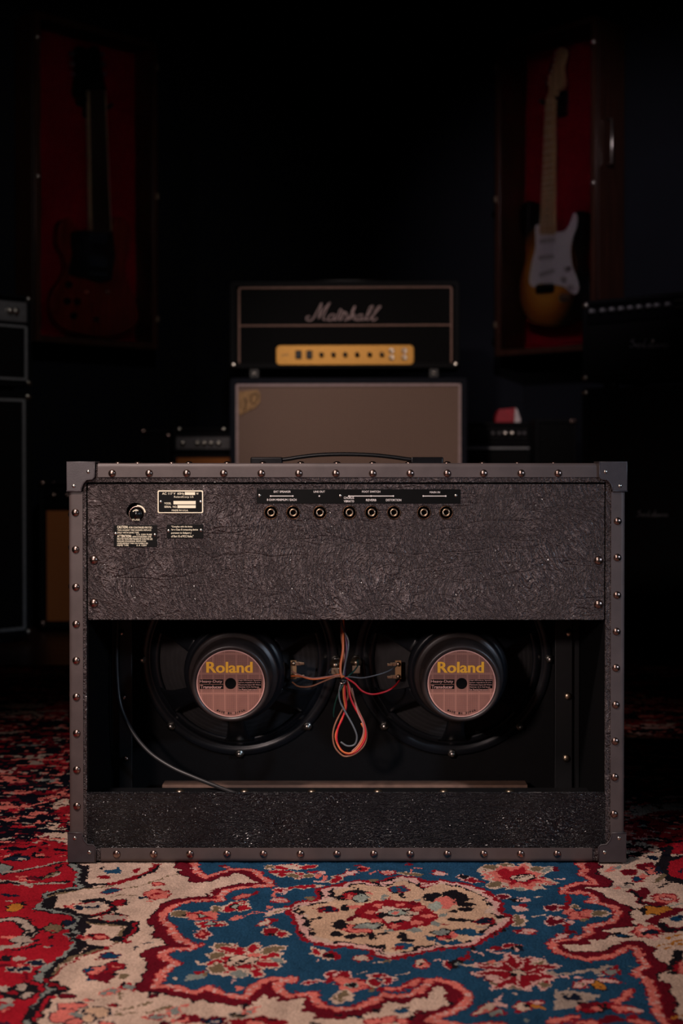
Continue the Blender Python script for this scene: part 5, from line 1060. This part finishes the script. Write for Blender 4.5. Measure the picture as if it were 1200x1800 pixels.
# ------------------------------------------------------------------ display cases on the angled walls
def display_case(P0, th, width, dep, ztop, zbot, label, near, handle):
    """P0 = world point of the front plane at the case's left edge; local x along the front; back at y=dep"""
    t = thing('display_case', label, 'display case', (P0[0], P0[1], zbot), th)
    h = ztop - zbot; fr = .022; wall = .014
    mb = MB(); mb.box(0, wall, .012, dep, 0, h, .001); mb.box(width - wall, width, .012, dep, 0, h, .001); mb.box(wall, width - wall, .012, dep, 0, wall, .001); mb.box(wall, width - wall, .012, dep, h - wall, h, .001)
    mb.build('case_sides', 'case_wood', t)
    MB().box(wall, width - wall, dep - .008, dep, wall, h - wall).build('felt_back', 'red_felt', t)
    mb = MB(); prism(mb, [[(0, 0), (width, 0), (width, h), (0, h)], [(fr, fr), (width - fr, fr), (width - fr, h - fr), (fr, h - fr)]], -.004, .0115, .002); df = mb.build('door_frame', 'case_wood', t)
    MB().box(fr - .004, width - fr + .004, .004, .0065, fr - .004, h - fr + .004).build('door_pane', 'case_glass', df)
    hx_ = width if near == 'R' else 0
    hz = [h * .10, h * .5, h * .92]
    repeat('hinge', MB().box(-.007, .007, -.010, .004, -.012, .012, .003).mesh(), 'brass', [(width if near == 'L' else 0, .0, z) for z in hz], t)
    repeat('latch', MB().lathe(dome(.010, .010), 12).mesh(), 'steel', [(hx_ + (.010 if near == 'R' else -.010) * -1, -.004, z) for z in hz[1:]], t)
    if handle:
        mb = MB(); z0, z1 = h * .56, h * .70; mb.tube([(width + .002, .06, z0), (width + .022, .06, z0 + .004), (width + .022, .06, z1 - .004), (width + .002, .06, z1)], .004, 8); mb.build('side_handle', 'steel', t)
    return t
m, n, l, b = nm('case_glass'); b.inputs['Transmission Weight'].default_value = 1; b.inputs['Roughness'].default_value = .02; b.inputs['IOR'].default_value = 1.05; b.inputs['Base Color'].default_value = (.97, .97, .97, 1); b.inputs['Specular IOR Level'].default_value = .5
# left case
d0 = 4.65; d1 = d0 * 1.0776; wL = (d1 - d0) * math.sqrt(2)
PLc = (X(62, d0), D0(d0))
ztl = Z(22, d0); zbl = Z(600, d0)
caseL = display_case(PLc, A, wL, .118, ztl, zbl, 'dark wooden wall case lined in red, holding the dark red guitar', 'L', False)
# right case
d0r = 4.85; d1r = d0r * 1.0650; wR = (d1r - d0r) * math.sqrt(2)
PRc = (X(870, d1r), D0(d1r)); ztr = Z(78, d1r); zbr = Z(627, d1r)
caseR = display_case(PRc, A2, wR, .170, ztr, zbr, 'dark wooden wall case lined in red, holding the guitar with white pickguard', 'R', True)

# ------------------------------------------------------------------ guitars
def nearest(L, n=1): return L
def guitar(name, label, P0, th, base, off, parts):
    """P0: point of the guitar's face plane; parts get a pixel -> local (x, z) function"""
    t = thing(name, label, 'guitar', base, th)
    c, s = math.cos(th), math.sin(th)
    bu = (base[0] - P0[0]) * c + (base[1] - P0[1]) * s
    g = lambda cx, cy: (lambda q: (q[0] - bu, q[1] - base[2]))(on_plane(off + cx / 2.8125, cy / 2.8125, (P0[0], P0[1], 0), th))
    parts(t, lambda L: [g(*q) for q in L], g)
    return t
def smooth_loop(L, n=4):
    P_ = [Vector((*p, 0)) for p in L]; out = []; N = len(P_)
    for i in range(N):
        a, b_, c_, d_ = P_[i - 1], P_[i], P_[(i + 1) % N], P_[(i + 2) % N]
        for k in range(n):
            t = k / n; q = .5 * ((2 * b_) + (c_ - a) * t + (2 * a - 5 * b_ + 4 * c_ - d_) * t * t + (3 * b_ - a - 3 * c_ + d_) * t ** 3); out.append((q.x, q.y))
    return out
# sunburst finish
m, n, l, b = nm('sunburst'); b.inputs['Roughness'].default_value = .15
tc = n.new('ShaderNodeTexCoord'); mp = n.new('ShaderNodeMapping'); mp.inputs['Scale'].default_value = (1 / .150, 0, 1 / .22)
mp.inputs['Location'].default_value = (.22, 0, .22)
l.new(tc.outputs['Object'], mp.inputs['Vector']); ln_ = n.new('ShaderNodeVectorMath'); ln_.operation = 'LENGTH'; l.new(mp.outputs[0], ln_.inputs[0])
cr = n.new('ShaderNodeValToRGB'); cr.color_ramp.elements[0].position = .40; cr.color_ramp.elements[0].color = (.50, .20, .03, 1); cr.color_ramp.elements[1].position = .95; cr.color_ramp.elements[1].color = (.008, .006, .005, 1)
e = cr.color_ramp.elements.new(.68); e.color = (.22, .06, .01, 1); l.new(ln_.outputs['Value'], cr.inputs[0]); l.new(cr.outputs[0], b.inputs['Base Color'])
def strat(t, gl, g):
    body = smooth_loop(gl([(212, 1020), (238, 996), (275, 1000), (295, 1040), (300, 1100), (310, 1130), (395, 1150), (430, 1135), (455, 1085), (475, 1050), (505, 1040), (535, 1060), (538, 1120), (520, 1190), (510, 1260), (522, 1340), (545, 1420), (545, 1500), (505, 1570), (425, 1608), (335, 1615), (255, 1595), (212, 1540), (200, 1455), (208, 1365), (228, 1285), (232, 1215), (212, 1150), (204, 1080)]))
    mb = MB(); prism(mb, [body], 0, .044, .008); mb.build('body', 'sunburst', t)
    pg = smooth_loop(gl([(285, 1122), (308, 1116), (318, 1152), (385, 1148), (430, 1140), (458, 1098), (474, 1054), (490, 1066), (490, 1115), (470, 1175), (459, 1240), (466, 1310), (488, 1370), (500, 1420), (488, 1452), (462, 1450), (430, 1420), (380, 1408), (305, 1402), (284, 1420), (260, 1408), (256, 1370), (270, 1290), (286, 1220)]), 3)
    mb = MB(); prism(mb, [pg], -.0030, -.0002, .0005); pgo = mb.build('pickguard', 'pickguard_white', t)
    def pu(cx, cy, rot, w_=.070):
        x, z = g(cx, cy); R_ = Matrix.Translation((x, 0, z)) @ Matrix.Rotation(rot, 4, 'Y'); mb = MB(); prism(mb, [rrect(-w_ / 2, w_ / 2, -.0085, .0085, .008)], -.009, -.0032, .001, R_); o = mb.build('pickup', 'pickup_cream', t)
        return o
    simple('pickup_cream', (.42, .36, .38), .4)
    pu(348, 1190, 0); pu(343, 1272, 0); pu(345, 1350, -.18)
    knobs(t, [], 0, 0, .01, 'steel')
    repeat('control_knob', MB().lathe([(0, -.016), (.009, -.016), (.0105, -.012), (.012, 0)], 16).mesh(), 'pickup_cream', [(g(x, y)[0], -.003, g(x, y)[1]) for x, y in ((450, 1330), (431, 1382), (468, 1420))], t)
    x, z = g(336, 1425); MB().box(x - .038, x + .038, -.014, -.0002, z - .018, z + .014, .003).build('bridge', 'black_gloss', t)
    x, z = g(428, 1472); mb = MB(); prism(mb, [rrect(x - .022, x + .022, z - .013, z + .013, .012)], -.003, -.0002, .001); mb.build('jack_plate', 'steel', t)
    neck = gl([(316, 1160), (312, 1150), (340, 492), (386, 492), (386, 1150), (380, 1160)])
    mb = MB(); prism(mb, [neck], -.012, .004, .003); mb.build('neck', 'maple', t)
    fl_ = []
    zn = g(360, 492)[1]; zbm = g(350, 1150)[1]; sc_ = .648
    mb = MB()
    for k in range(1, 22):
        z = zn - sc_ * (1 - 2 ** (-k / 12)); f_ = (zn - z) / (zn - zbm)
        if f_ > 1: break
        xl = g(340 + (312 - 340) * f_, 0)[0]; 
        a0 = g(341 + (313 - 341) * f_, 492 + 658 * f_)[0]; a1 = g(385, 492 + 658 * f_)[0]; mb.box(a0, a1, -.0135, -.0118, z - .0012, z + .0012)
    tag(mb.build('frets', 'steel', t), kind='stuff')
    dots = []
    for k in (3, 5, 7, 9, 12, 15, 17, 19):
        z = zn - sc_ * (1 - .5 * (2 ** (-k / 12) + 2 ** (-(k - 1) / 12))); f_ = (zn - z) / (zn - zbm); cx_ = (g(341 - 28 * f_, 492 + 658 * f_)[0] + g(385, 492 + 658 * f_)[0]) / 2; dots.append((cx_, -.012, z))
    repeat('fret_marker', MB().lathe([(0, -.0006), (.0034, -.0005), (.0036, 0)], 10).mesh(), 'black_satin', dots, t)
    hd = smooth_loop(gl([(341, 495), (346, 470), (356, 440), (347, 410), (362, 360), (380, 310), (386, 262), (405, 236), (430, 240), (440, 270), (424, 330), (432, 395), (424, 438), (396, 452), (386, 495)]), 3)
    mb = MB(); prism(mb, [hd], -.006, .010, .002); mb.build('headstock', 'maple', t)
    repeat('tuning_peg', MB().box(-.012, .004, -.004, .004, -.005, .005, .002).mesh(), 'steel', [(g(x, y)[0], .004, g(x, y)[1]) for x, y in ((350, 405), (358, 375), (366, 345), (374, 318), (380, 288), (388, 260))], t)
    for k in range(6):
        x0_, z0_ = g(322 + k * 11, 1420); x1_, z1_ = g(348 + k * 6.5, 492); MB().tube([(x0_, -.016, z0_), (x1_, -.015, z1_)], .0005, 5).build('string', 'steel', t)
SB = (PRc[0] + .5 * 0, PRc[1])
# face plane of the guitar: half way into the case
def inner(P, th, k): return (P[0] - math.sin(th) * k, P[1] + math.cos(th) * k)
PF = inner(PRc, A2, .085)
qb = on_plane(965, 575, (PF[0], PF[1], 0), A2)
bs_ = (PF[0] + math.cos(A2) * qb[0], PF[1] + math.sin(A2) * qb[0], qb[1])
guitar('electric_guitar', 'sunburst electric guitar with white pickguard, hung in the right wall case', PF, A2, bs_, 840, strat)
# hanger
def hanger(P, th, cx, cy, off, case, k, hw=.034):
    q = on_plane(off + cx / 2.8125, cy / 2.8125, (P[0], P[1], 0), th); b0 = (P[0] + math.cos(th) * q[0], P[1] + math.sin(th) * q[0], q[1])
    bpy.context.view_layer.update()
    Mx = case.matrix_world.inverted() @ Matrix.Translation(b0) @ Matrix.Rotation(th, 4, 'Z')
    MB().box(-.020, .020, k - .018, k, -.045, .045, .004, mat=Mx).build('hanger_block', 'black_satin', case)
    mb = MB(); mb.tube(smooth_path([(-hw - .002, -.022, .006), (-hw, -.018, .0), (-hw, .024, -.002), (0, .035, -.004), (hw, .024, -.002), (hw, -.018, .0), (hw + .002, -.022, .006)], 5), .006, 8); mb.tube([(0, .035, -.004), (0, k - .016, -.004)], .006, 8); bmesh.ops.transform(mb.b, matrix=Mx, verts=mb.b.verts); mb.build('hanger_fork', 'black_satin', case)
hanger(PF, A2, 364, 497, 840, caseR, .170 - .085 - .009)
def sg(t, gl, g):
    body = smooth_loop(gl([(296, 1110), (330, 1078), (362, 1085), (378, 1125), (425, 1142), (445, 1128), (540, 1128), (558, 1085), (590, 1068), (632, 1092), (655, 1160), (642, 1250), (622, 1330), (645, 1420), (688, 1520), (690, 1590), (625, 1645), (505, 1672), (385, 1650), (295, 1608), (256, 1525), (264, 1445), (308, 1380), (332, 1325), (318, 1260), (288, 1200)]))
    mb = MB(); prism(mb, [body], 0, .036, .007); mb.build('body', 'cherry_body', t)
    mb = MB(); prism(mb, [smooth_loop(gl([(350, 1150), (430, 1146), (555, 1150), (548, 1385), (425, 1380), (350, 1362), (340, 1340), (355, 1250)]), 2)], -.003, -.0002, .0005); mb.build('pickguard', 'black_gloss', t)
    for cy in (1180, 1295):
        x, z = g(478, cy); MB().box(x - .036, x + .036, -.011, -.0032, z - .018, z + .018, .003).build('pickup', 'pickup_chrome', t)
    x, z = g(478, 1355); MB().box(x - .038, x + .038, -.014, -.0032, z - .007, z + .007, .002).build('bridge', 'pickup_chrome', t)
    repeat('bridge_stud', MB().lathe(dome(.006, .006), 10).mesh(), 'steel', [(g(x, 1443)[0], -.0002, g(x, 1443)[1]) for x in (427, 532)], t)
    repeat('control_knob', MB().lathe([(0, -.014), (.010, -.014), (.0125, -.004), (.0125, 0)], 16).mesh(), 'black_gloss', [(g(x, y)[0], -.0002, g(x, y)[1]) for x, y in ((336, 1408), (330, 1490), (378, 1492), (360, 1562))], t)
    repeat('strap_button', MB().lathe(dome(.007, .010), 10).mesh(), 'steel', [(g(475, 1580)[0], -.0002, g(475, 1580)[1])], t)
    mb = MB(); prism(mb, [gl([(442, 1150), (428, 450), (512, 450), (540, 1150)])], -.012, .006, .003); mb.build('neck', 'rosewood', t)
    mb = MB(); prism(mb, [gl([(438, 1140), (426, 450), (432, 450), (446, 1140)])], -.0122, .002); prism(mb, [gl([(536, 1140), (508, 450), (514, 450), (542, 1140)])], -.0122, .002); mb.build('neck_binding', 'binding_cream', t)
    hd = smooth_loop(gl([(428, 455), (420, 478), (372, 480), (362, 440), (372, 350), (366, 250), (395, 228), (430, 240), (470, 226), (492, 260), (500, 350), (522, 440), (512, 458)]), 3)
    mb = MB(); prism(mb, [hd], -.004, .010, .002); mb.build('headstock', 'black_gloss', t)
    repeat('tuning_peg', MB().box(-.010, .010, -.005, .005, -.006, .006, .002).mesh(), 'silver_dark', [(g(x, y)[0], .004, g(x, y)[1]) for x, y in ((362, 265), (362, 315), (365, 365), (505, 265), (508, 315), (514, 365))], t)
simple('pickup_chrome', (.30, .36, .46), .25, 1); simple('binding_cream', (.35, .25, .15), .5)
PFl = inner(PLc, A, .060)
qb = on_plane(170, 590, (PFl[0], PFl[1], 0), A); bs_ = (PFl[0] + math.cos(A) * qb[0], PFl[1] + math.sin(A) * qb[0], qb[1])
guitar('electric_guitar', 'dark cherry red guitar with two horns and black pickguard, hung in the left wall case', PFl, A, bs_, 0, sg)
hanger(PFl, A, 471, 512, 0, caseL, .118 - .060 - .009, .054)
